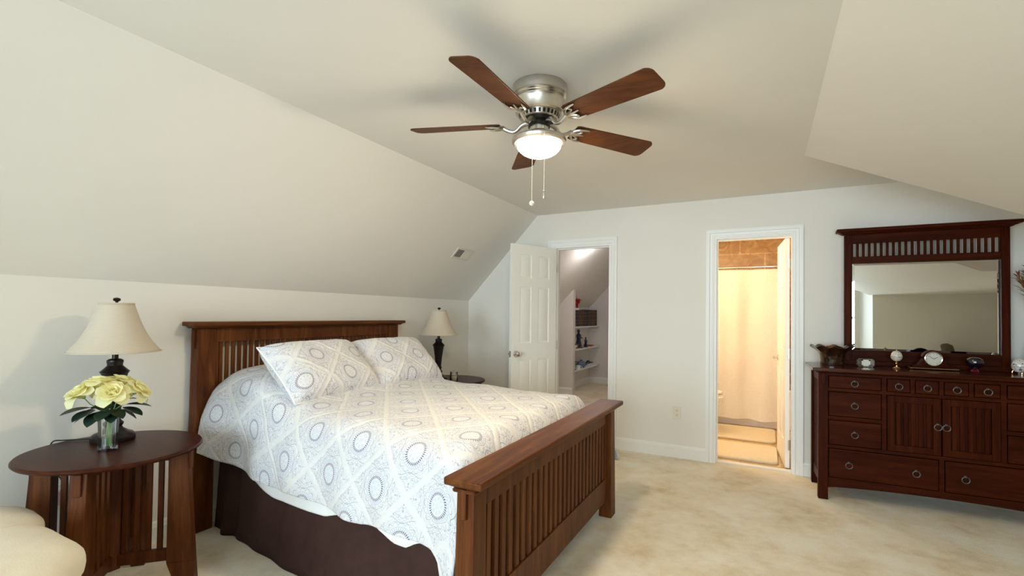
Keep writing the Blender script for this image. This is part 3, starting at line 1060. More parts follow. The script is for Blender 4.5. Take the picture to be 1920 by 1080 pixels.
def place_plane(o, c, xdir, ydir):
    x = Vector(xdir).normalized()
    z = x.cross(Vector(ydir)).normalized()
    y = z.cross(x)
    o.matrix_world = Matrix(((x.x, y.x, z.x, c[0]), (x.y, y.y, z.y, c[1]), (x.z, y.z, z.z, c[2]), (0, 0, 0, 1)))


p1 = pillow('pillow', M_SHAM, 0.69, 0.44, 0.235, 1.0)
tag(p1, 'medallion patterned pillow nearer the left side of the bed, overlapping the other', 'pillow', 'matching pillows on the bed')
place_plane(p1, (0.645, -2.645, 0.970), (-0.03, 1, 0.0), (-0.42, 0, 0.38))
p2 = pillow('pillow', M_SHAM, 0.68, 0.44, 0.22, 3.0)
tag(p2, 'medallion patterned pillow behind the other, nearer the far lamp', 'pillow', 'matching pillows on the bed')
place_plane(p2, (0.66, -1.975, 0.965), (0.05, 1, 0.0), (-0.42, 0.02, 0.40))


# ------------------------------------------------------------------ end tables
def end_table(loc, label):
    t = thing('end_table', loc, label, 'end table', 'round end tables by the bed')
    top = MB().lathe([(0, 0.660), (0.325, 0.660), (0.338, 0.664), (0.345, 0.672), (0.345, 0.678), (0.340, 0.684), (0.33, 0.685), (0, 0.685)], 72)
    top.build('table_top', DKT, t)
    ap = MB()
    for k in range(4):
        a = PI / 4 + k * PI / 2
        ap.at((0, 0, 0), (0, 0, a))
        lg = MB().at((0, 0, 0), (0, 0, a))
        lg.frus((0.225, 0.335, -0.030, 0.030), (0.225, 0.300, -0.030, 0.030), 0.13, 0.660)
        lg.frus((0.270, 0.345, -0.030, 0.030), (0.225, 0.335, -0.030, 0.030), 0.0, 0.13)
        lg.build('leg', TBZ, t, bevel=0.003)
        cb = MB().at((0, 0, 0), (0, 0, a)).box(0.296, 0.314, -0.014, 0.014, 0.565, 0.655)
        cb.build('corbel', TBZ, t, bevel=0.003)
        pn = MB().at((0, 0, 0), (0, 0, a))
        pn.box(0.02, 0.235, -0.011, 0.011, 0.135, 0.190).box(0.02, 0.235, -0.011, 0.011, 0.610, 0.660)
        for i in range(4):
            x = 0.048 + i * 0.047
            pn.box(x - 0.011, x + 0.011, -0.008, 0.008, 0.190, 0.610)
        pn.build('slat_panel', TBZ, t, bevel=0.0015)
    bx(-0.024, 0.024, -0.024, 0.024, 0.12, 0.66).build('center_post', TBZ, t, bevel=0.003)
    return t


T1, T2 = (0.405, -3.632, 0), (0.348, -0.854, 0)
ta = end_table(T1, 'round dark cherry end table left of the bed holding the rose vase')
tb = copy_tree(ta)
tb.location = T2
tb['label'] = 'round dark cherry end table beyond the bed by the far corner'


# ------------------------------------------------------------------ table lamps
def table_lamp(loc, label):
    t = thing('table_lamp', loc, label, 'table lamp', 'matching table lamps beside the bed')
    MB().lathe([(0, 0), (0.088, 0), (0.090, 0.008), (0.088, 0.026), (0.078, 0.036), (0.062, 0.042), (0.052, 0.050), (0.040, 0.058), (0.034, 0.068), (0.040, 0.078), (0.041, 0.086), (0.033, 0.094), (0.027, 0.104),
                (0.030, 0.112), (0.034, 0.120), (0.033, 0.128), (0.027, 0.136), (0.029, 0.150), (0.036, 0.22), (0.044, 0.28), (0.052, 0.325), (0.060, 0.338), (0.052, 0.346), (0.040, 0.358), (0.031, 0.368),
                (0.032, 0.380), (0.034, 0.386), (0.033, 0.394), (0.024, 0.400), (0.013, 0.402), (0.013, 0.47), (0.0, 0.47)], 36).build('lamp_base', M_BRONZE, t)
    hp = MB()
    for sy in (1, -1):
        hp.tube([(0, sy * 0.012, 0.46), (0, sy * 0.05, 0.50), (0, sy * 0.055, 0.58), (0, sy * 0.03, 0.655), (0, 0, 0.676)], 0.0025, 6)
    for k in range(3):
        a = k * 2 * PI / 3 + 0.3
        hp.tube([(0, 0, 0.676), (0.068 * math.cos(a), 0.068 * math.sin(a), 0.674)], 0.002, 6)
    hp.build('harp', M_BRONZE, t)
    MB().ball((0, 0, 0.52), (0.028, 0.028, 0.038)).build('bulb', M_WHITECER, t)
    prof = []
    for i in range(17):
        u = i / 16
        r = 0.070 + (0.185 - 0.070) * (0.62 * u + 0.38 * u ** 3.2)
        prof.append((r, 0.676 - 0.240 * u))
    sd = MB().lathe(prof, 56, closed=False).build('lamp_shade', M_SHADE, t, solid=0.002, smooth=60)
    MB().torus(0.0705, 0.0028, 56, 8, (0, 0, 0.675), 'xy').build('trim_band', M_SHADE, sd)
    MB().torus(0.1852, 0.0026, 56, 8, (0, 0, 0.437), 'xy').build('trim_band', M_SHADE, sd)
    MB().lathe([(0, 0.676), (0.006, 0.677), (0.006, 0.684), (0.014, 0.688), (0.016, 0.694), (0.013, 0.701), (0, 0.704)], 20).build('finial', M_BRONZE, t)
    return t


la = table_lamp((0.245, -3.575, 0.685), 'dark bronze table lamp with cream bell shade behind the yellow roses')
lb = copy_tree(la)
lb.location = (0.285, -0.965, 0.685)
lb['label'] = 'dark bronze table lamp with cream bell shade between the pillows and the far corner'
cd = MB().tube(spl([(0.17, -3.62, 0.692), (0.08, -3.70, 0.690), (0.052, -3.74, 0.684), (0.038, -3.75, 0.60), (0.030, -3.735, 0.55), (0.045, -3.70, 0.50), (0.035, -3.69, 0.45), (0.022, -3.69, 0.42)], [1] * 8)[0], 0.0035, 8)
tag(cd.build('lamp_cord', M_BLACK), 'black lamp cord running down behind the left end table to its plug', 'cord')
pl = thing('power_adapter', (0.0, -3.70, 0.40), 'peach coloured plug adapter on the wall behind the left end table', 'adapter')
bx(0.006, 0.030, -0.022, 0.022, -0.035, 0.035).build('adapter_body', M_PEACH, pl, bevel=0.004)
bx(0.0, 0.006, -0.035, 0.035, -0.058, 0.058).build('wall_plate', M_IVORY, pl, bevel=0.002)


# ------------------------------------------------------------------ rose vase
V0 = (0.432, -3.672, 0.685)
vs = thing('flower_vase', V0, 'clear cut glass vase with vertical ribs on the left end table', 'vase')
rib = lambda t, j, z: 1 + 0.035 * abs(math.cos(6 * t))
MB().lathe([(0.0, 0.0), (0.034, 0.0), (0.0355, 0.006), (0.0345, 0.03), (0.0355, 0.09), (0.0385, 0.158), (0.036, 0.158), (0.033, 0.09), (0.032, 0.03), (0.031, 0.014), (0, 0.013)], 72, wob=rib).build('vase_body', M_VASE, vs)
MB().lathe([(0, 0.014), (0.0255, 0.014), (0.0265, 0.07), (0, 0.07)], 24).build('water', M_CLEAR, vs)


def petal(m, base, az, tilt, length, width, curl):
    """One curved petal starting at base; az turns about z, tilt leans it outwards from vertical."""
    d = Vector((math.cos(az), math.sin(az), 0))
    s_ = Vector((-math.sin(az), math.cos(az), 0))
    def P(u, v):
        a = (v - 0.5) * 2
        wd = width * (0.30 + 0.70 * math.sin(PI * min(0.5, 0.62 * u) ) ) * (1 - 0.45 * max(0.0, (u - 0.7) / 0.3) ** 2) * 0.5
        ang = tilt * (0.25 + 0.75 * u) + curl * u * u
        rad = length * u
        q = Vector(base) + d * (rad * math.sin(ang) + 0.006) + Vector((0, 0, 1)) * (rad * math.cos(ang))
        cup = 0.55 * wd * (1 - math.cos(a * 1.2))
        return q + s_ * (wd * math.sin(a * 1.1)) - d * cup * math.cos(ang) + Vector((0, 0, 1)) * cup * math.sin(ang) * 0.6
    m.grid(P, 6, 6)


def rose(pos, lean, size, seed, label, leaves):
    """A rose standing in the vase: root at the stem foot, bloom at pos."""
    rnd = random.Random(seed)
    foot = Vector((V0[0] + rnd.uniform(-0.009, 0.009), V0[1] + rnd.uniform(-0.009, 0.009), V0[2] + 0.018))
    r = thing('rose', foot, label, 'rose', 'yellow roses in the glass vase')
    P = Vector(pos) - foot
    neck = Vector((P.x * 0.10, P.y * 0.10, 0.150))
    midp = neck.lerp(P, 0.55) + Vector((P.x, P.y, 0)) * 0.12
    stem = [Vector((0, 0, 0)), Vector((P.x * 0.03, P.y * 0.03, 0.07)), neck, midp, P - Vector(lean).normalized() * 0.012]
    MB().tube(stem, 0.0022, 7).build('stem', M_STEM, r)
    m = MB()
    lz = Vector(lean).normalized()
    qm = lz.to_track_quat('Z', 'Y').to_matrix().to_4x4()
    m.M = Matrix.Translation(P) @ qm
    n = 0
    for layer, (cnt, tilt, ln, wd, curl, rad) in enumerate(((3, 0.06, 0.036, 0.030, -0.20, 0.0), (4, 0.24, 0.042, 0.044, -0.12, 0.0), (5, 0.50, 0.048, 0.056, 0.05, 0.0), (6, 0.78, 0.052, 0.062, 0.22, 0.0), (5, 1.02, 0.053, 0.062, 0.55, 0.0))):
        for k in range(cnt):
            az = 2 * PI * k / cnt + layer * 0.7 + rnd.uniform(-0.25, 0.25)
            petal(m, (0, 0, -0.012), az, tilt + rnd.uniform(-0.12, 0.12), ln * size, wd * size, curl + rnd.uniform(-0.1, 0.15))
    m.build('bloom', M_ROSE, r, smooth=70)
    cx = MB()
    cx.M = Matrix.Translation(P) @ qm
    cx.lathe([(0, -0.020), (0.006, -0.018), (0.009, -0.010), (0.006, -0.004), (0, -0.003)], 10)
    cx.build('calyx', M_STEM, r)
    for (az, el, ln, at_) in leaves:
        lf = MB()
        base = stem[2].lerp(stem[3], min(0.95, at_ * 0.9 + 0.42))
        d = Vector((math.cos(az) * math.cos(el), math.sin(az) * math.cos(el), math.sin(el)))
        s_ = d.cross(Vector((0, 0, 1))).normalized()
        nn = s_.cross(d)
        def L(u, v):
            a = (v - 0.5) * 2
            w_ = ln * 0.37 * math.sin(PI * u) ** 0.75
            return base + d * (0.012 + ln * u) + s_ * (w_ * a) + nn * (0.18 * w_ * abs(a) - 0.14 * ln * u * u)
        lf.grid(L, 8, 4)
        lf.build('leaf', M_LEAF, r, smooth=60)
    return r


# right / up axes as seen from the bed side, to arrange the bunch
rv = Vector((0.40, 0.92, 0)).normalized()
tv = Vector((0.92, -0.40, 0)).normalized()
def bq(a, b, c):
    return Vector(V0) + rv * a + tv * b + Vector((0, 0, c))
LF = lambda *a: list(a)
rose(bq(-0.034, 0.012, 0.292), (-0.25, 0.25, 1), 1.32, 1, 'yellow rose at the top left of the bunch, fully open', [(-0.4, -0.05, 0.095, 0.3), (2.0, 0.0, 0.09, 0.3)])
rose(bq(0.040, -0.035, 0.300), (0.10, 0.25, 1), 1.15, 2, 'yellow rose at the top centre right, half hidden behind the others', [(1.6, 0.05, 0.085, 0.35), (2.6, -0.2, 0.08, 0.1)])
rose(bq(0.012, 0.060, 0.262), (0.62, -0.28, 0.75), 1.22, 3, 'yellow rose in the middle of the bunch facing outward', [(-0.9, -0.35, 0.085, 0.15), (0.2, -0.35, 0.08, 0.1), (-0.3, -0.6, 0.07, 0.0)])
rose(bq(0.098, 0.008, 0.262), (0.55, 0.62, 0.8), 1.2, 4, 'yellow rose leaning out on the right side of the bunch', [(1.1, -0.05, 0.10, 0.3), (0.6, -0.30, 0.095, 0.15), (1.0, -0.55, 0.08, 0.0)])
rose(bq(-0.094, 0.016, 0.262), (-0.05, -0.60, 0.85), 1.22, 5, 'yellow rose drooping low on the left side of the bunch', [(-1.7, -0.05, 0.11, 0.3), (-1.3, -0.25, 0.10, 0.15), (-2.1, -0.45, 0.09, 0.05), (-1.0, -0.6, 0.085, 0.0)])
rose(bq(-0.02, -0.07, 0.262), (-0.6, 0.2, 0.8), 1.05, 6, 'yellow rose at the back of the bunch against the lamp', [(3.4, -0.1, 0.08, 0.2), (-2.4, -0.2, 0.09, 0.2)])

# candle jar on the far end table
cj = thing('candle_jar', (0.47, -0.965, 0.685), 'glass jar candle with cream wax beside the far lamp', 'candle')
MB().lathe([(0, 0), (0.036, 0), (0.038, 0.004), (0.038, 0.072), (0.033, 0.080), (0.031, 0.080), (0.035, 0.070), (0.035, 0.006), (0, 0.006)], 32).build('jar', M_CLEAR, cj)
MB().lathe([(0, 0.008), (0.034, 0.008), (0.034, 0.045), (0, 0.043)], 28).build('wax', M_WAX, cj)
MB().lathe([(0, 0.080), (0.036, 0.080), (0.038, 0.085), (0.036, 0.092), (0.012, 0.096), (0.012, 0.104), (0, 0.106)], 28).build('lid', M_CLEAR, cj)


# ------------------------------------------------------------------ ceiling fan
FC = Vector((2.135, -2.700, H))
fan = thing('ceiling_fan', FC, 'brushed nickel flush mount ceiling fan with five walnut blades and lit bowl', 'ceiling fan')
MB().lathe([(0, 0), (0.128, 0), (0.130, -0.006), (0.128, -0.030), (0.127, -0.044), (0.122, -0.047), (0.127, -0.051), (0.122, -0.058), (0.126, -0.062), (0.120, -0.069), (0.123, -0.073), (0.117, -0.084), (0.114, -0.128),
            (0.106, -0.136), (0.0, -0.136)], 64).build('motor_housing', M_NICKEL, fan, smooth=28)
vr = MB()
vr.lathe([(0.058, -0.160), (0.085, -0.160), (0.090, -0.157), (0.098, -0.136), (0.092, -0.136), (0.082, -0.154), (0.058, -0.154)], 64, closed=False)
ring = vr.build('vent_ring', M_NICKEL, fan, smooth=28)
sl = MB()
for k in range(28):
    a = 2 * PI * k / 28
    sl.at((0, 0, 0), (0, 0, a))
    sl.add([(0.0915, -0.0052, -0.1555), (0.0915, 0.0052, -0.1555), (0.0983, 0.0060, -0.1385), (0.0983, -0.0060, -0.1385)], [(0, 1, 2, 3)])
sl.at().lathe([(0, -0.150), (0.070, -0.150), (0.070, -0.170), (0.052, -0.176), (0.052, -0.195), (0, -0.195)], 40)
sl.build('motor', M_DARKM, fan)
MB().lathe([(0, -0.190), (0.046, -0.190), (0.046, -0.214), (0.055, -0.224), (0.085, -0.238), (0.112, -0.246), (0.126, -0.250), (0.130, -0.258), (0.128, -0.270), (0.118, -0.276), (0.108, -0.276), (0.108, -0.262), (0, -0.262)], 64).build('light_fitter', M_NICKEL, fan, smooth=28)
prof = [(0.107, -0.268), (0.107, -0.276)] + [(0.106 * math.cos(R(t)), -0.276 - 0.062 * math.sin(R(t))) for t in range(8, 91, 8)] + [(0.0, -0.338)]
MB().lathe(prof, 56, closed=False).build('light_bowl', M_LIT, fan, smooth=60)
for bi in range(5):
    az = R(-92.2 + 72 * bi)
    tilt = R(13)
    zz = -0.180
    b = MB()
    b.at((0, 0, zz), (0, 0, az))
    sag = Matrix.Rotation(R((-2.1, 0.0, 2.1, 1.3, -1.0)[bi]), 4, 'Y')
    b.M = b.M @ sag @ Matrix.Rotation(-tilt, 4, 'X')
    out = [(0.185, -0.050)]
    out += [(0.20, -0.056), (0.60, -0.069)]
    out += arc(0.605, -0.035, 0.035, -80, 0, 6)
    out += arc(0.605, 0.035, 0.035, 0, 80, 6)
    out += [(0.60, 0.069), (0.20, 0.056), (0.185, 0.050)]
    b.prism(out, 'z', -0.003, 0.003)
    bl = b.build('blade', WALNUT, fan, bevel=0.0015)
    # cast scroll iron
    i_ = MB()
    i_.at((0, 0, zz), (0, 0, az))
    i_.M = i_.M @ sag @ Matrix.Rotation(-tilt, 4, 'X')
    for sy in (1, -1):
        i_.tube(*spl([(0.175, 0, -0.006), (0.185, sy * 0.022, -0.008), (0.205, sy * 0.040, -0.009), (0.232, sy * 0.046, -0.009), (0.255, sy * 0.046, -0.007)], [0.009, 0.008, 0.007, 0.006, 0.003]), 8)
        i_.tube(*spl([(0.180, sy * 0.004, -0.008), (0.205, sy * 0.012, -0.010), (0.222, sy * 0.026, -0.010), (0.210, sy * 0.038, -0.009)], [0.007, 0.006, 0.005, 0.004]), 8)
    i_.tube(*spl([(0.172, 0, -0.006), (0.21, 0, -0.008), (0.245, 0, -0.006)], [0.009, 0.007, 0.003]), 8)
    i_.at((0, 0, zz), (0, 0, az))
    i_.tube(*spl([(0.050, 0, 0.012), (0.085, 0, 0.000), (0.115, 0, -0.026), (0.145, 0, -0.024), (0.178, 0, -0.006)], [0.013, 0.011, 0.009, 0.009, 0.010]), 10)
    i_.build('blade_iron', M_NICKEL, bl)
for (dx, dy, zb, nm) in ((0.076, -0.105, 1.885, 'fob'), (0.027, -0.128, 1.840, 'fob')):
    ztop = -0.262
    zbot = zb - H
    c = MB().tube([(dx, dy, ztop), (dx, dy, zbot)], 0.0013, 6)
    for k in range(int((ztop - zbot) / 0.012)):
        c.ball((dx, dy, ztop - 0.012 * k), 0.0019, 6, 4)
    ch = c.build('pull_chain', M_IVORY, fan)
    if dx > 0.05:
        MB().lathe([(0, 0.004), (0.0045, 0), (0.006, -0.006), (0.006, -0.026), (0.0045, -0.032), (0, -0.034)], 12, (dx, dy, zbot)).build(nm, M_CHROME, ch)
    else:
        MB().ball((dx, dy, zbot - 0.010), 0.0115, 14, 10).build(nm, M_IVORY, ch)


# ------------------------------------------------------------------ dresser
DW, DD, DT = 1.425, 0.440, 0.968
dr = thing('dresser', (3.443, -0.540, 0), 'long dark cherry dresser with drawers, slatted doors and ring pulls', 'dresser', rz=R(2.0))
cs = MB()
cs.box(0.05, DW - 0.05, 0.03, DD - 0.01, 0.16, 0.93)                   # carcass
fy0, fy1 = 0.010, 0.034                                              # face frame
for x0, x1, z0, z1 in ((0.05, DW - 0.05, 0.912, 0.935), (0.05, DW - 0.05, 0.796, 0.818), (0.05, DW - 0.05, 0.380, 0.404), (0.383, 0.412, 0.39, 0.93), (DW - 0.412, DW - 0.383, 0.39, 0.93),
                       (0.698, 0.727, 0.16, 0.40), (0.06, 0.385, 0.588, 0.614), (DW - 0.385, DW - 0.06, 0.588, 0.614), (0.545, 0.570, 0.80, 0.93), (0.700, 0.725, 0.80, 0.93), (0.855, 0.880, 0.80, 0.93)):
    k_ = 0.0008 * (z1 - z0 > 0.06)
    cs.box(x0, x1, fy0 + k_, fy1 + k_, z0, z1)
# arched apron
n = 24
top_, bot = 0.166, 0.108
poly = [(0.06, top_), (0.06, bot - 0.02)] + [(0.06 + (DW - 0.12) * i / n, bot - 0.02 + 0.030 * math.sin(PI * i / n) ** 0.6) for i in range(1, n)] + [(DW - 0.06, bot - 0.02), (DW - 0.06, top_)]
cs.prism(poly, 'y', fy0, fy1)
for xa, xb in ((0.012, 0.030), (DW - 0.030, DW - 0.012)):              # slatted side panels
    cs.box(xa, xb, 0.06, DD - 0.06, 0.10, 0.17).box(xa, xb, 0.06, DD - 0.06, 0.86, 0.93)
    for k in range(5):
        yy = 0.075 + k * 0.065
        cs.box(xa + 0.004, xb - 0.004, yy, yy + 0.030, 0.17, 0.86)
cs.build('carcass', DKX, dr, bevel=0.002)
for x0 in (0.0, DW - 0.062):
    for y0 in (0.0, DD - 0.055):
        lg = MB().frus((x0, x0 + 0.062, y0, y0 + 0.055), (x0 + 0.001, x0 + 0.061, y0 + 0.001, y0 + 0.054), 0.0, 0.93)
        lg.build('leg', DKZ, dr, bevel=0.003)
for x0 in (0.018, DW - 0.044):
    bx(x0, x0 + 0.026, -0.010, 0.001, 0.845, 0.925).build('corbel', DKZ, dr, bevel=0.003)
tp = MB()
tp.frus((-0.012, DW + 0.012, -0.012, DD), (-0.030, DW + 0.030, -0.030, DD + 0.005), 0.930, 0.942)
tp.box(-0.040, DW + 0.040, -0.042, DD + 0.008, 0.942, DT)
tp.build('dresser_top', DKG, dr, bevel=0.005, seg=3)


def ring_pull(parent, x, y, z):
    m = MB()
    m.torus(0.0205, 0.0034, 24, 8, (x, y - 0.010, z - 0.020), 'xz')
    m.at((x, y, z), (PI / 2, 0, 0)).lathe([(0, 0), (0.0085, 0), (0.0085, 0.003), (0.005, 0.006), (0.004, 0.013), (0, 0.014)], 14)
    m.build('ring_pull', M_PEWTER, parent)


def drawer(x0, x1, z0, z1, pulls):
    d = MB().box(x0 + 0.004, x1 - 0.004, 0.004, 0.030, z0 + 0.004, z1 - 0.004).build('drawer', DKX, dr, bevel=0.004)
    for px in pulls:
        ring_pull(d, px, 0.004, (z0 + z1) / 2 + 0.014)


for x0, x1 in ((0.064, 0.383), (DW - 0.383, DW - 0.064)):
    for z0, z1 in ((0.818, 0.912), (0.614, 0.796), (0.404, 0.588)):
        drawer(x0, x1, z0, z1, [(x0 + x1) / 2])
for x0, x1 in ((0.412, 0.545), (0.570, 0.700), (0.725, 0.855), (0.880, 1.013)):
    drawer(x0, x1, 0.818, 0.912, [(x0 + x1) / 2])
drawer(0.064, 0.698, 0.166, 0.380, [0.064 + 0.125, 0.698 - 0.125])
drawer(0.727, DW - 0.064, 0.166, 0.380, [0.727 + 0.105, DW - 0.064 - 0.125])
for x0, x1, hx in ((0.412, 0.711, 0.690), (0.714, 1.013, 0.735)):
    d = MB()
    a, b, z0, z1 = x0 + 0.003, x1 - 0.003, 0.407, 0.793
    d.box(a, a + 0.042, 0.004, 0.030, z0, z1).box(b - 0.042, b, 0.004, 0.030, z0, z1)
    d.box(a + 0.042, b - 0.042, 0.0045, 0.030, z0, z0 + 0.045).box(a + 0.042, b - 0.042, 0.0045, 0.030, z1 - 0.045, z1)
    d.box(a + 0.04, b - 0.04, 0.022, 0.029, z0 + 0.04, z1 - 0.04)
    for k in range(5):
        xx = a + 0.042 + (b - a - 0.084) * (k + 0.5) / 5
        d.box(xx - 0.0125, xx + 0.0125, 0.011, 0.024, z0 + 0.044, z1 - 0.044)
    dd = d.build('door', DKZ, dr, bevel=0.0025)
    ring_pull(dd, hx, 0.004, 0.620)

# ------------------------------------------------------------------ dresser mirror
MY = -0.120
mr = thing('dresser_mirror', (3.58, MY, DT), 'large wide mirror in a dark slatted wood frame standing on the dresser', 'mirror')
X0, X1 = 0.075, 1.048                                               # outer edges of the posts (local x)
f = MB()
G0, G1, GZ0, GZ1 = 0.125, 1.000, 1.082 - DT, 1.772 - DT
bx(G0 - 0.03, G1 + 0.03, 0.0, 0.030, 0.034, GZ0).build('lower_rail', DKX, mr, bevel=0.003)
f.box(G0 - 0.03, G1 + 0.03, 0.0, 0.030, GZ1, GZ1 + 0.052)
f.box(G0 - 0.03, G1 + 0.03, 0.0, 0.030, 1.930 - DT, 2.005 - DT)
NS = 24
for i in range(NS):
    xx = G0 + (G1 - G0) * i / (NS - 1)
    f.box(xx - 0.0095, xx + 0.0095, 0.008, 0.018, GZ1 + 0.05, 1.932 - DT)
bx(X0 - 0.03, X1 + 0.03, -0.020, 0.036, 0.0, 0.034).build('base_rail', DKX, mr, bevel=0.003)
fr = f.build('frame', DKX, mr, bevel=0.003)
for xa, xb in ((X0, G0), (G1, X1)):
    bx(xa, xb, -0.006, 0.034, 0.0, 2.008 - DT).build('post', DKZ, mr, bevel=0.003)
for xa in (X0 + 0.014, X1 - 0.034):
    bx(xa, xa + 0.020, -0.016, -0.005, 1.925 - DT, 2.0 - DT).build('corbel', DKZ, mr, bevel=0.003)
c = MB().frus((X0 - 0.010, X1 + 0.010, -0.016, 0.038), (X0 - 0.040, X1 + 0.040, -0.040, 0.040), 2.000 - DT, 2.018 - DT)
c.box(X0 - 0.056, X1 + 0.056, -0.056, 0.042, 2.018 - DT, 2.044 - DT)
c.build('cap_rail', DKX, mr, bevel=0.006, seg=3)
bw = 0.018
bx(G0 + bw, G1 - bw, 0.0085, 0.012, GZ0 + bw, GZ1 - bw).build('mirror_glass', M_MIRROR, mr)
bv = MB()
o_ = [(G0, 0.0120, GZ0), (G1, 0.0120, GZ0), (G1, 0.0120, GZ1), (G0, 0.0120, GZ1)]
i_ = [(G0 + bw, 0.0086, GZ0 + bw), (G1 - bw, 0.0086, GZ0 + bw), (G1 - bw, 0.0086, GZ1 - bw), (G0 + bw, 0.0086, GZ1 - bw)]
bv.add(o_ + i_, [(0, 1, 5, 4), (1, 2, 6, 5), (2, 3, 7, 6), (3, 0, 4, 7)])
bv.build('beveled_edge', M_BEVEL, mr, smooth=0)

# ------------------------------------------------------------------ on the dresser
ZT = DT
bw_ = thing('glass_bowl', (3.555, -0.275, ZT), 'ruffled brown art glass bowl on the left end of the dresser', 'bowl')
ruf = lambda t, j, z: 1 + (0.035 * max(0, (z - 0.09) / 0.06)) * math.sin(9 * t + 0.6) + 0.02 * math.sin(4 * t) * (z / 0.15)
bp = [(0, 0.0), (0.078, 0.0), (0.080, 0.006), (0.078, 0.04), (0.083, 0.075), (0.096, 0.105), (0.118, 0.128), (0.142, 0.143), (0.145, 0.147), (0.138, 0.146), (0.113, 0.131), (0.092, 0.108), (0.077, 0.078), (0.072, 0.02), (0, 0.018)]
def bowl_lathe():
    vs, fs, n, m_ = [], [], 72, len(bp)
    for i in range(n):
        t = 2 * PI * i / n
        for (r_, z) in bp:
            k = max(0, (z - 0.08) / 0.07)
            vs.append((r_ * ruf(t, 0, z) * math.cos(t), r_ * ruf(t, 0, z) * math.sin(t), z + 0.010 * k * math.sin(9 * t + 1.8)))
    for i in range(n):
        k = (i + 1) % n
        for j in range(m_ - 1):
            fs.append((i * m_ + j, k * m_ + j, k * m_ + j + 1, i * m_ + j + 1))
    return MB().add(vs, fs)
bowl_lathe().build('bowl_body', M_BOWLGL, bw_, smooth=60)
pp = MB()
rnd = random.Random(3)
for k in range(26):
    a, r_ = rnd.uniform(0, 2 * PI), 0.085 * math.sqrt(rnd.random())
    pp.ball((r_ * math.cos(a), r_ * math.sin(a), 0.125 + rnd.uniform(-0.01, 0.018)), (rnd.uniform(0.012, 0.022), rnd.uniform(0.012, 0.020), rnd.uniform(0.008, 0.014)), 8, 6)
pt = pp.build('potpourri', M_PLUME, bw_)
pt['kind'] = 'stuff'
pp = MB().lathe([(0, 0.03), (0.070, 0.03), (0.088, 0.10), (0.095, 0.118), (0, 0.12)], 24)
pp.build('filling', M_BOOKB, bw_)

tb_ = thing('glass_clock', (3.765, -0.315, ZT), 'small octagonal glass desk clock with a square face, right of the brown bowl', 'clock')
oc = [(-0.055, 0.012), (-0.042, 0.0), (0.042, 0.0), (0.055, 0.012), (0.055, 0.052), (0.042, 0.064), (-0.042, 0.064), (-0.055, 0.052)]
MB().prism(oc, 'y', 0.0, 0.035).build('glass_block', M_CLEAR, tb_, bevel=0.003)
MB().box(-0.026, 0.026, -0.003, 0.001, 0.006, 0.014).box(-0.026, 0.026, -0.003, 0.001, 0.046, 0.054).box(-0.026, -0.017, -0.003, 0.001, 0.006, 0.054).box(0.017, 0.026, -0.003, 0.001, 0.006, 0.054).build('bezel', M_CHROME, tb_)
bx(-0.017, 0.017, -0.001, 0.001, 0.014, 0.046).build('dial', M_DIAL, tb_)

eg = thing('egg_goblet', (3.952, -0.300, ZT), 'small painted egg on a slender gilded stem, centre left of the dresser', 'ornament')
MB().lathe([(0, 0), (0.026, 0), (0.027, 0.004), (0.018, 0.008), (0.006, 0.014), (0.0045, 0.030), (0.007, 0.036), (0.0045, 0.042), (0.012, 0.050), (0.018, 0.056), (0, 0.056)], 28).build('stem_foot', M_GOLD, eg)
MB().lathe([(0, 0.052), (0.020, 0.057), (0.033, 0.072), (0.036, 0.090), (0.031, 0.110), (0.020, 0.124), (0.008, 0.130), (0, 0.131)], 32).build('egg', M_EGG, eg)
MB().torus(0.0365, 0.0015, 32, 6, (0, 0, 0.088), 'xy').build('gilt_band', M_GOLD, eg)
MB().lathe([(0, 0.130), (0.004, 0.131), (0.003, 0.138), (0, 0.140)], 10).build('finial', M_GOLD, eg)

mc = thing('mantel_clock', (4.165, -0.255, ZT), 'polished swan-neck mantel clock with white round dial in front of the mirror', 'clock', rz=R(4))
MB().box(-0.140, 0.140, -0.038, 0.038, 0.006, 0.018).build('base', DKX, mc, bevel=0.003)
for sx in (-1, 1):
    for sy in (-1, 1):
        MB().lathe([(0, 0), (0.008, 0), (0.009, 0.003), (0.006, 0.006), (0, 0.0065)], 12, (sx * 0.125, sy * 0.028, 0)).build('foot', M_GOLD, mc)
gt = MB().box(-0.141, 0.141, -0.0395, -0.0385, 0.008, 0.013)
gt.build('gilt_strip', M_GOLD, mc)
body = [(-0.115, 0.018), (-0.090, 0.030), (-0.066, 0.062), (-0.056, 0.080)] + [(0.0 + 0.062 * math.cos(R(t)), 0.080 + 0.062 * math.sin(R(t))) for t in range(170, 9, -10)] + [(0.066, 0.062), (0.090, 0.030), (0.115, 0.018)]
MB().prism(body, 'y', -0.026, 0.026).build('clock_case', DKX, mc, bevel=0.003)
dl = MB()
dl.at((0.0, -0.026, 0.080), (PI / 2, 0, 0)).lathe([(0, 0.0), (0.046, 0), (0.046, 0.003), (0, 0.003)], 40)
dl = dl.build('dial', M_DIAL, mc)
MB().torus(0.049, 0.0045, 48, 8, (0.0, -0.029, 0.080), 'xz').build('bezel', M_CHROME, mc)
hd = MB()
for a, l, w in ((60, 0.026, 0.0016), (-50, 0.036, 0.0011)):
    dx, dz = math.sin(R(a)), math.cos(R(a))
    hd.tube([(0, -0.0305, 0.080), (dx * l, -0.0305, 0.080 + dz * l)], w, 6)
for k in range(12):
    a = k * PI / 6
    hd.tube([(0.036 * math.sin(a), -0.0295, 0.080 + 0.036 * math.cos(a)), (0.041 * math.sin(a), -0.0295, 0.080 + 0.041 * math.cos(a))], 0.0011, 6)
hd.build('hands_and_marks', M_BLACK, dl)

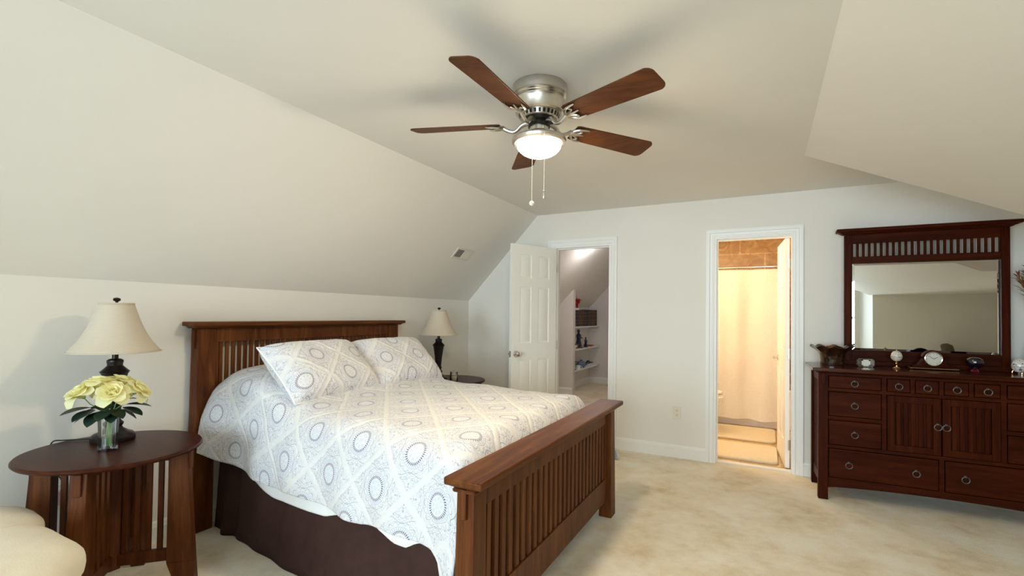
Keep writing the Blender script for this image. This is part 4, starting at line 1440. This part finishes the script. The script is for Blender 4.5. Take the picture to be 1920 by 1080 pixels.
dg = thing('dark_glass_ball', (4.395, -0.265, ZT), 'dark purple glass ball on a small ruby foot, right of the mantel clock', 'ornament')
MB().lathe([(0, 0.0), (0.024, 0.0), (0.026, 0.006), (0.016, 0.018), (0.012, 0.024), (0, 0.024)], 28).build('ruby_foot', plain('ruby_glass', (0.10, 0.006, 0.012), 0.08, 0.2, 20, coat=0.6), dg)
MB().lathe([(0, 0.021), (0.022, 0.026), (0.044, 0.046), (0.050, 0.068), (0.044, 0.088), (0.026, 0.100), (0.018, 0.102), (0, 0.098)], 36).build('ball', M_DARKGL, dg)

ec = thing('egg_clock', (4.626, -0.255, ZT), 'white painted egg ornament on gilded feet at the right end of the dresser', 'ornament')
MB().lathe([(0, 0.012), (0.022, 0.016), (0.038, 0.034), (0.042, 0.055), (0.037, 0.080), (0.024, 0.098), (0.010, 0.106), (0, 0.107)], 36).build('egg', M_EGGW, ec)
MB().torus(0.0425, 0.0014, 36, 6, (0, 0, 0.052), 'xy').build('band', M_GOLD, ec)
for k in range(3):
    a = k * 2 * PI / 3 - PI / 2
    MB().tube([(0.030 * math.cos(a), 0.030 * math.sin(a), 0.024), (0.036 * math.cos(a), 0.036 * math.sin(a), 0.012), (0.034 * math.cos(a), 0.034 * math.sin(a), 0.004)], [0.003, 0.0035, 0.005], 8).build('foot', M_GOLD, ec)

vp = thing('plume_vase', (4.775, -0.190, ZT), 'vase of dried brown plumes rising past the right edge of the mirror', 'vase')
MB().lathe([(0, 0), (0.050, 0), (0.054, 0.01), (0.070, 0.09), (0.072, 0.14), (0.055, 0.22), (0.034, 0.29), (0.032, 0.33), (0.044, 0.36), (0.040, 0.36), (0.028, 0.33), (0.030, 0.29), (0, 0.28)], 36).build('vase_body', M_POTT, vp)
rnd = random.Random(11)
for k in range(9):
    a = 2 * PI * k / 9 + rnd.uniform(-0.3, 0.3)
    lean = rnd.uniform(0.08, 0.20)
    top = Vector((lean * math.cos(a), lean * math.sin(a) * 0.45 - 0.02, rnd.uniform(0.60, 0.76)))
    pm = MB()
    pm.tube([(0, 0, 0.30), (top.x * 0.3, top.y * 0.3, 0.45), tuple(top)], 0.002, 6)
    ax = Vector((top.x * 0.7, top.y * 0.7, top.z - 0.45)).normalized()
    for j in range(46):
        u = j / 46
        base = Vector((top.x * (0.3 + 0.7 * u), top.y * (0.3 + 0.7 * u), 0.45 + (top.z - 0.45) * u))
        az = rnd.uniform(0, 2 * PI)
        o1 = ax.orthogonal().normalized()
        o2 = ax.cross(o1)
        dr_ = (o1 * math.cos(az) + o2 * math.sin(az)) * 0.6 + ax * 0.9
        L_ = rnd.uniform(0.05, 0.09) * (0.6 + 0.5 * math.sin(PI * u))
        w_ = ax.cross(dr_).normalized() * 0.004
        e1 = base + dr_ * L_ * 0.6
        e2 = base + dr_ * L_ - Vector((0, 0, 0.01))
        pm.add([base - w_ * 0.5, base + w_ * 0.5, e1 + w_, e2, e1 - w_], [(0, 1, 2, 3, 4)])
    pm.build('plume', M_PLUME, vp)

# ------------------------------------------------------------------ wall bits
ot = thing('wall_outlet', (2.357, 0.0, 0.420), 'ivory duplex power outlet low on the back wall between the doors', 'outlet')
bx(-0.036, 0.036, -0.006, 0.0, -0.058, 0.058).build('cover_plate', M_IVORY, ot, bevel=0.003)
for dz in (0.022, -0.022):
    rc = MB().at((0, -0.006, dz), (PI / 2, 0, 0)).lathe([(0, 0), (0.0165, 0), (0.0165, 0.0015), (0, 0.0015)], 24).build('receptacle', M_IVORY, ot)
    s_ = MB().box(-0.0085, -0.0055, -0.0082, -0.0075, dz - 0.002, dz + 0.008).box(0.0055, 0.0085, -0.0082, -0.0075, dz - 0.002, dz + 0.008)
    s_.at((0, -0.0075, dz - 0.009), (PI / 2, 0, 0)).lathe([(0, 0), (0.0025, 0), (0.0025, 0.0007), (0, 0.0007)], 10)
    s_.build('slot', M_SLOT, rc)

# air vent lying in the left slope
sv = Vector((XS, 0, H - HK)).normalized()
nv = Vector((sv.z, 0, -sv.x))                      # into the room
VC = Vector((0.419, -0.770, HK + 1.059 * 0.419))
av = thing('air_vent', VC, 'white louvered air vent in the sloped ceiling above the far lamp', 'vent')
av.matrix_world = Matrix(((0, sv.x, nv.x, VC.x), (1, sv.y, nv.y, VC.y), (0, sv.z, nv.z, VC.z), (0, 0, 0, 1)))
m = MB()
for q_ in ((-0.145, 0.145, -0.066, -0.046), (-0.145, 0.145, 0.046, 0.066), (-0.145, -0.120, -0.046, 0.046), (0.120, 0.145, -0.046, 0.046), (-0.006, 0.006, -0.046, 0.046)):
    m.box(q_[0], q_[1], q_[2], q_[3], 0.0, 0.007)
m.build('frame', M_LOUVER, av, bevel=0.002)
m = MB()
for k in range(9):
    xx = 0.010 + k * 0.0122
    m.at((xx, 0, 0.003), (0, R(-28), 0)).box(-0.0062, 0.0062, -0.048, 0.048, -0.0006, 0.0006)
    m.at((-xx, 0, 0.003), (0, R(31), 0)).box(-0.0052, 0.0052, -0.048, 0.048, -0.0006, 0.0006)
m.build('louver', M_LOUVER, av)
bx(-0.122, 0.122, -0.05, 0.05, -0.0005, 0.0008).build('duct_opening', M_SLOT, av)

# ------------------------------------------------------------------ hall shelves and what stands on them
SH = [1.135, 0.745, 0.385]
names = ['topmost white hall shelf carrying leather books', 'middle white hall shelf carrying blue figurines and an orange dish', 'lowest white hall shelf carrying blue grey trinkets']
for z, nm in zip(SH, names):
    s_ = thing('wall_shelf', (0.0, 2.90, z), nm, 'shelf', 'white shelves in the hall')
    po = [(0.0, 0.0), (0.235, 0.0)] + [(0.235 - 0.012 * i / 6 + 0.012 * math.sin(PI * i / 6), 1.5 * i / 6) for i in range(1, 7)] + [(0.0, 1.5)]
    MB().prism(po, 'z', -0.022, 0.0).build('board', M_TRIM, s_, bevel=0.004)
    MB().box(0.0, 0.21, 1.478, 1.498, -0.10, -0.082).box(0.0, 0.02, 0.02, 1.48, -0.06, -0.022).build('cleat', M_TRIM, s_)
rnd = random.Random(5)
y = 3.02
cols = [('brown', M_BOOKB), ('navy', M_BOOKN), ('chestnut', M_BOOKR), ('tan', M_BOOKT), ('chestnut', M_BOOKR), ('brown', M_BOOKB), ('navy', M_BOOKN), ('navy', M_BOOKN), ('tan', M_BOOKT), ('chestnut', M_BOOKR), ('tan', M_BOOKT), ('brown', M_BOOKB), ('brown', M_BOOKB)]
n_b = len(cols)
ordw = ['first', 'second', 'third', 'fourth', 'fifth', 'sixth', 'seventh', 'eighth', 'ninth', 'tenth', 'eleventh', 'twelfth', 'thirteenth']
for i, (cn, mt_) in enumerate(cols):
    th_ = 0.092 + rnd.uniform(-0.008, 0.008)
    hh = 0.275 + 0.030 * i / n_b + rnd.uniform(-0.004, 0.004)
    b = thing('book', (0.02, y, SH[0]), '%s leather book with gilt spine, %s from the left on the hall shelf' % (cn, ordw[i]), 'book', 'leather books on the top hall shelf')
    cv = MB().box(0, 0.19, 0, 0.004, 0, hh).box(0, 0.19, th_ - 0.006, th_ - 0.002, 0, hh)
    cv.prism([(0.180, 0.0)] + [(0.185 + 0.008 * math.sin(PI * k / 6), (th_ - 0.002) * k / 6) for k in range(7)] + [(0.180, th_ - 0.002)], 'z', 0, hh)
    cv.build('cover', mt_, b)
    bx(0.004, 0.182, 0.004, th_ - 0.006, 0.004, hh - 0.005).build('pages', M_PAGE, b)
    g = MB()
    for zz in (0.05, 0.10, hh - 0.11, hh - 0.05):
        g.box(0.186, 0.1945, th_ * 0.15, th_ * 0.85, zz, zz + 0.006)
    g.build('gilt_bands', M_GILT, b)
    y += th_
# red coral in front of the first books
rc = thing('red_coral', (0.185, 2.985, SH[0] + 0.278), 'branching red coral on a white base above the hall books', 'coral')
rc.location = (0.165, 3.20, SH[0] + 0.290)
MB().lathe([(0, 0), (0.05, 0), (0.055, 0.012), (0.04, 0.03), (0, 0.034)], 20, wob=lambda t, j, z: 1 + 0.15 * math.sin(3 * t)).build('base', M_WHITECER, rc)
co = MB()
rnd = random.Random(21)
def branch(p, d, r_, L_, lv):
    q_ = p + d * L_
    md = p.lerp(q_, 0.5) + Vector((rnd.uniform(-1, 1), rnd.uniform(-1, 1), 0)) * L_ * 0.1
    co.tube([p, md, q_], [r_, r_ * 0.9, r_ * 0.75], 7)
    co.ball(q_, r_ * 0.8, 7, 5)
    if lv > 0:
        for _ in range(3 if lv > 1 else 2):
            nd = (d + Vector((rnd.uniform(-1.3, 1.3), rnd.uniform(-1.3, 1.3), rnd.uniform(-0.1, 0.4)))).normalized()
            branch(q_ - d * L_ * rnd.uniform(0, 0.3), nd, r_ * 0.72, L_ * 0.72, lv - 1)
for _ in range(5):
    branch(Vector((rnd.uniform(-0.02, 0.02), rnd.uniform(-0.02, 0.02), 0.025)), Vector((rnd.uniform(-0.4, 0.4), rnd.uniform(-0.5, 0.5), 1)).normalized(), 0.0105, 0.085, 3)
co.build('branches', M_RED, rc)


def figurine(loc, h, mat, label, mat2=None):
    t = thing('figurine', loc, label, 'figurine')
    MB().lathe([(0, 0), (0.22 * h, 0), (0.23 * h, 0.03 * h), (0.16 * h, 0.08 * h), (0.15 * h, 0.2 * h), (0.10 * h, 0.45 * h), (0.12 * h, 0.6 * h), (0.13 * h, 0.68 * h), (0.05 * h, 0.76 * h), (0.045 * h, 0.79 * h), (0, 0.79 * h)], 20,
               wob=lambda a, j, z: 1 + 0.08 * math.sin(5 * a)).build('body', mat, t)
    MB().ball((0, 0, 0.88 * h), (0.075 * h, 0.075 * h, 0.10 * h), 14, 10).build('head', mat2 or mat, t)
    ar = MB()
    for s_ in (1, -1):
        ar.tube([(0, s_ * 0.12 * h, 0.68 * h), (0.06 * h, s_ * 0.20 * h, 0.55 * h), (0.16 * h, s_ * 0.12 * h, 0.50 * h)], [0.04 * h, 0.035 * h, 0.025 * h], 8)
    ar.build('arms', mat, t)
    return t


figurine((0.13, 3.43, SH[1]), 0.34, M_NAVY, 'tall dark navy figurine on the middle hall shelf')
figurine((0.17, 3.70, SH[1]), 0.19, M_NAVY, 'shorter navy figurine beside the tall one on the middle hall shelf')
b = thing('basket', (0.13, 3.22, SH[1]), 'small brown basket in front of the tall navy figurine', 'basket')
MB().lathe([(0, 0), (0.05, 0), (0.075, 0.03), (0.085, 0.075), (0.078, 0.075), (0.066, 0.03), (0, 0.012)], 28, wob=lambda a, j, z: 1 + 0.03 * math.sin(14 * a)).build('basket_body', M_BROWNCER, b)
MB().torus(0.082, 0.006, 28, 8, (0, 0, 0.075), 'xy').build('rim', M_BROWNCER, b)
b = thing('small_bowl', (0.17, 3.08, SH[1]), 'small white bowl at the near end of the middle hall shelf', 'bowl')
MB().lathe([(0, 0), (0.03, 0), (0.035, 0.008), (0.06, 0.04), (0.066, 0.065), (0.061, 0.065), (0.05, 0.035), (0, 0.014)], 28).build('bowl_body', M_WHITECER, b)
b = thing('dish', (0.125, 4.02, SH[1]), 'flat orange dish on the middle hall shelf', 'dish')
MB().lathe([(0, 0), (0.05, 0), (0.06, 0.006), (0.105, 0.022), (0.108, 0.027), (0.10, 0.026), (0.055, 0.012), (0, 0.010)], 36).build('dish_body', M_ORANGE, b)
figurine((0.16, 3.06, SH[2]), 0.27, M_BLUE, 'slate blue figurine at the near end of the lowest hall shelf')
b = thing('teapot', (0.15, 3.52, SH[2]), 'slate blue pot with a spout on the lowest hall shelf', 'pot')
MB().lathe([(0, 0), (0.05, 0), (0.085, 0.04), (0.088, 0.07), (0.06, 0.11), (0.03, 0.12), (0.03, 0.13), (0.012, 0.145), (0, 0.148)], 28).build('pot_body', M_BLUE, b)
MB().tube([(0.07, 0.0, 0.05), (0.11, 0.02, 0.07), (0.13, 0.03, 0.11)], [0.02, 0.014, 0.010], 10).build('spout', M_BLUE, b)
MB().tube([(-0.06, 0, 0.10), (-0.12, 0, 0.10), (-0.12, 0, 0.05), (-0.075, 0, 0.04)], 0.008, 8).build('handle', M_BLUE, b)
b = thing('trinket_box', (0.17, 3.85, SH[2]), 'white trinket box with a black lid on the lowest hall shelf', 'box')
bx(-0.05, 0.05, -0.11, 0.11, 0, 0.055).build('box_body', M_WHITECER, b, bevel=0.004)
MB().box(-0.054, 0.054, -0.115, 0.115, 0.055, 0.072).ball((0, 0, 0.085), (0.03, 0.06, 0.022), 14, 10).build('lid', M_BLACK, b)
b = thing('small_cup', (0.20, 3.24, SH[2]), 'small white cup between the blue figurine and the blue pot', 'cup')
MB().lathe([(0, 0), (0.025, 0), (0.036, 0.03), (0.04, 0.065), (0.036, 0.065), (0.031, 0.03), (0, 0.008)], 24).build('cup_body', M_WHITECER, b)
MB().torus(0.02, 0.005, 16, 6, (0.05, 0, 0.035), 'xz').build('cup_handle', M_WHITECER, b)
hl = thing('hall_ceiling_light', (1.0, 1.90, H), 'small round ceiling light in the hall beyond the open door', 'ceiling light')
MB().lathe([(0, 0), (0.10, 0), (0.10, -0.012), (0, -0.012)], 32).build('light_base', M_TRIM, hl)
MB().lathe([(0.092, -0.012), (0.085, -0.03), (0.05, -0.042), (0, -0.045)], 32, closed=False).build('diffuser', M_WHITECER, hl)

# ------------------------------------------------------------------ bathroom
tub = thing('bathtub', (1.95, 1.775, 0.0), 'cream bathtub behind the shower curtain', 'bathtub')
m = MB()
m.box(0, 1.5, 0, 0.05, 0, 0.48).box(0, 1.5, 0.60, 0.65, 0, 0.48).box(0, 0.06, 0.05, 0.60, 0, 0.48).box(1.44, 1.5, 0.05, 0.60, 0, 0.48).box(0.05, 1.45, 0.04, 0.61, 0.02, 0.12)
m.box(0, 1.5, -0.02, 0.07, 0.44, 0.48)
m.build('tub_shell', M_TUB, tub, bevel=0.015, seg=3)
rod = thing('curtain_rod', (1.95, 1.68, 1.935), 'chrome shower rod across the bathroom holding the cream curtain', 'curtain rod')
MB().tube([(0.0, 0, 0), (1.5, 0, 0)], 0.0125, 14).build('rod', M_CHROME, rod)
for xx, s_ in ((0.0, 1), (1.5, -1)):
    MB().at((xx, 0, 0), (0, PI / 2 * s_, 0)).lathe([(0, 0), (0.03, 0), (0.03, 0.006), (0.016, 0.014), (0, 0.015)], 20).build('flange', M_CHROME, rod)


def curt(u, v):
    x = 2.02 + 1.23 * u
    z = 1.905 - 1.800 * v
    d = 0.008 + 0.014 * sm(0, 0.3, v)
    w = math.sin(x * 26 + 1.2 * math.sin(x * 5)) * 0.6 + math.sin(x * 11 + v * 1.5) * 0.7 + nz(x * 4, z, 2) * 0.6
    return (x + 0.006 * nz(x * 8, z * 3, 5), 1.672 + d * w + 0.012 * nz(x * 6, z * 3, 1), z + 0.006 * math.sin(x * 20) * (v > 0.99))


sc_ = thing('shower_curtain', (0, 0, 0), 'long cream shower curtain hanging from the chrome rod in the bathroom', 'curtain')
MB().grid(curt, 160, 40).build('curtain_cloth', M_CURT, sc_, smooth=80)
for k in range(9):
    xx = 2.07 + k * 0.145
    MB().torus(0.026, 0.0022, 20, 6, (xx, 1.68, 1.925), 'yz').build('curtain_ring', M_CHROME, sc_)


def mat_(loc, w, d, label):
    o = thing('bath_mat', loc, label, 'bath mat', 'cream bath mats on the tile floor')
    r_ = 0.06
    po = arc(w / 2 - r_, d / 2 - r_, r_, 0, 90, 6) + arc(-w / 2 + r_, d / 2 - r_, r_, 90, 180, 6) + arc(-w / 2 + r_, -d / 2 + r_, r_, 180, 270, 6) + arc(w / 2 - r_, -d / 2 + r_, r_, 270, 360, 6)
    MB().prism(po, 'z', 0, 0.028).build('pile', M_MAT, o, bevel=0.010, seg=3)
    MB().prism([(a * 1.012, b_ * 1.016) for a, b_ in po], 'z', 0.0, 0.008).build('border', plain('mat_binding', (0.50, 0.36, 0.20), 0.9), o)
    return o


mat_((2.70, 0.50, 0.0), 1.0, 0.62, 'cream bath mat nearer the bathroom doorway')
mat_((2.87, 1.33, 0.0), 0.66, 0.66, 'cream bath mat farther in, against the tub')

tl = thing('toilet', (2.375, 1.12, 0.0), 'white toilet with closed lid seen at the left edge of the bathroom doorway', 'toilet')
tl.scale = (1, 1, 1.13)
m = MB()
vs_, n_ = [], 32
lv = [(0.0, 0.13, 0.10, -0.02), (0.06, 0.13, 0.10, -0.02), (0.14, 0.12, 0.09, -0.01), (0.24, 0.17, 0.13, 0.03), (0.33, 0.235, 0.17, 0.065), (0.385, 0.245, 0.18, 0.065), (0.395, 0.235, 0.17, 0.065)]
for z, a, b_, cx in lv:
    for i in range(n_):
        t = 2 * PI * i / n_
        vs_.append((cx + a * math.cos(t), b_ * math.sin(t), z))
fs_ = [(j * n_ + i, j * n_ + (i + 1) % n_, (j + 1) * n_ + (i + 1) % n_, (j + 1) * n_ + i) for j in range(len(lv) - 1) for i in range(n_)]
fs_ += [tuple(range(n_))[::-1], tuple((len(lv) - 1) * n_ + i for i in range(n_))]
m.add(vs_, fs_).build('bowl', M_PORC, tl, smooth=50)
ov = lambda k: [(0.055 + 0.245 * k * math.cos(2 * PI * i / 36), 0.185 * k * math.sin(2 * PI * i / 36)) for i in range(36)]
MB().prism(ov(0.99), 'z', 0.397, 0.412).build('seat', M_PORC, tl, bevel=0.004)
MB().prism(ov(1.0), 'z', 0.416, 0.440).build('lid', M_PORC, tl, bevel=0.008, seg=3)
MB().box(-0.40, -0.20, -0.22, 0.22, 0.38, 0.74).build('tank', M_PORC, tl, bevel=0.02, seg=3)
MB().box(-0.415, -0.19, -0.23, 0.23, 0.74, 0.775).build('tank_lid', M_PORC, tl, bevel=0.008)
bx(-0.40, -0.05, -0.10, 0.10, 0.0, 0.385).build('pedestal', M_PORC, tl, bevel=0.03, seg=3)

# ------------------------------------------------------------------ cream chair arm in the near left corner
oc_ = thing('armchair', (0.80, -4.35, 0.0), 'plump cream suede armchair corner in front of the left end table', 'armchair')
bx(-0.36, 0.30, -0.30, 0.30, 0.06, 0.30).build('base', M_CUSH, oc_, bevel=0.05, seg=4)


def puff(c, r, seed, amp=0.010, e=0.66, e2=0.55, rot=(0, 0, 0)):
    m = MB().ball((0, 0, 0), r, 44, 26, e, e2)
    from mathutils import Euler
    Mx = Matrix.LocRotScale(Vector(c), Euler(rot), Vector((1, 1, 1)))
    m.v = [Mx @ (p * (1 + amp / max(0.05, p.length) * (nz(p.x * 5 + seed, p.y * 5, p.z * 5) + 0.4 * nz(p.x * 14, p.y * 14 + seed, p.z * 14)))) for p in m.v]
    return m


puff((0.085, 0.055, 0.478), (0.29, 0.33, 0.085), 1).build('top_cushion', M_CUSH, oc_, smooth=80)
puff((0.06, 0.04, 0.345), (0.335, 0.34, 0.075), 4).build('lower_cushion', M_CUSH, oc_, smooth=80)
puff((-0.34, 0.13, 0.462), (0.21, 0.30, 0.085), 8).build('back_cushion', M_CUSH, oc_, smooth=80)
for sx in (-0.3, 0.24):
    for sy in (-0.24, 0.24):
        MB().lathe([(0, 0), (0.018, 0), (0.026, 0.07), (0, 0.07)], 14, (sx, sy, 0)).build('foot', DKZ, oc_)

# ------------------------------------------------------------------ furniture behind the camera, seen only in the mirror
ac = thing('lounge_chair', (6.10, -5.45, 0.0), 'olive lounge chair with raked back reflected at the bottom of the mirror', 'chair', rz=R(10))
MB().box(-0.32, 0.32, -0.30, 0.32, 0.16, 0.42).build('seat', M_CHAIRF, ac, bevel=0.05, seg=3)
bk = MB()
bk.at((-0.30, 0, 0.36), (0, R(-14), 0)).box(-0.06, 0.06, -0.29, 0.29, 0, 0.60)
bk.build('backrest', M_CHAIRF, ac, bevel=0.04, seg=3)
for sy in (-1, 1):
    MB().box(-0.32, 0.34, sy * 0.34 - 0.05, sy * 0.34 + 0.05, 0.14, 0.74).build('armrest', M_CHAIRF, ac, bevel=0.035, seg=3)
for sx in (-0.26, 0.26):
    for sy in (-0.26, 0.26):
        MB().lathe([(0, 0), (0.016, 0), (0.022, 0.165), (0, 0.165)], 12, (sx, sy, 0)).build('leg', DKZ, ac)
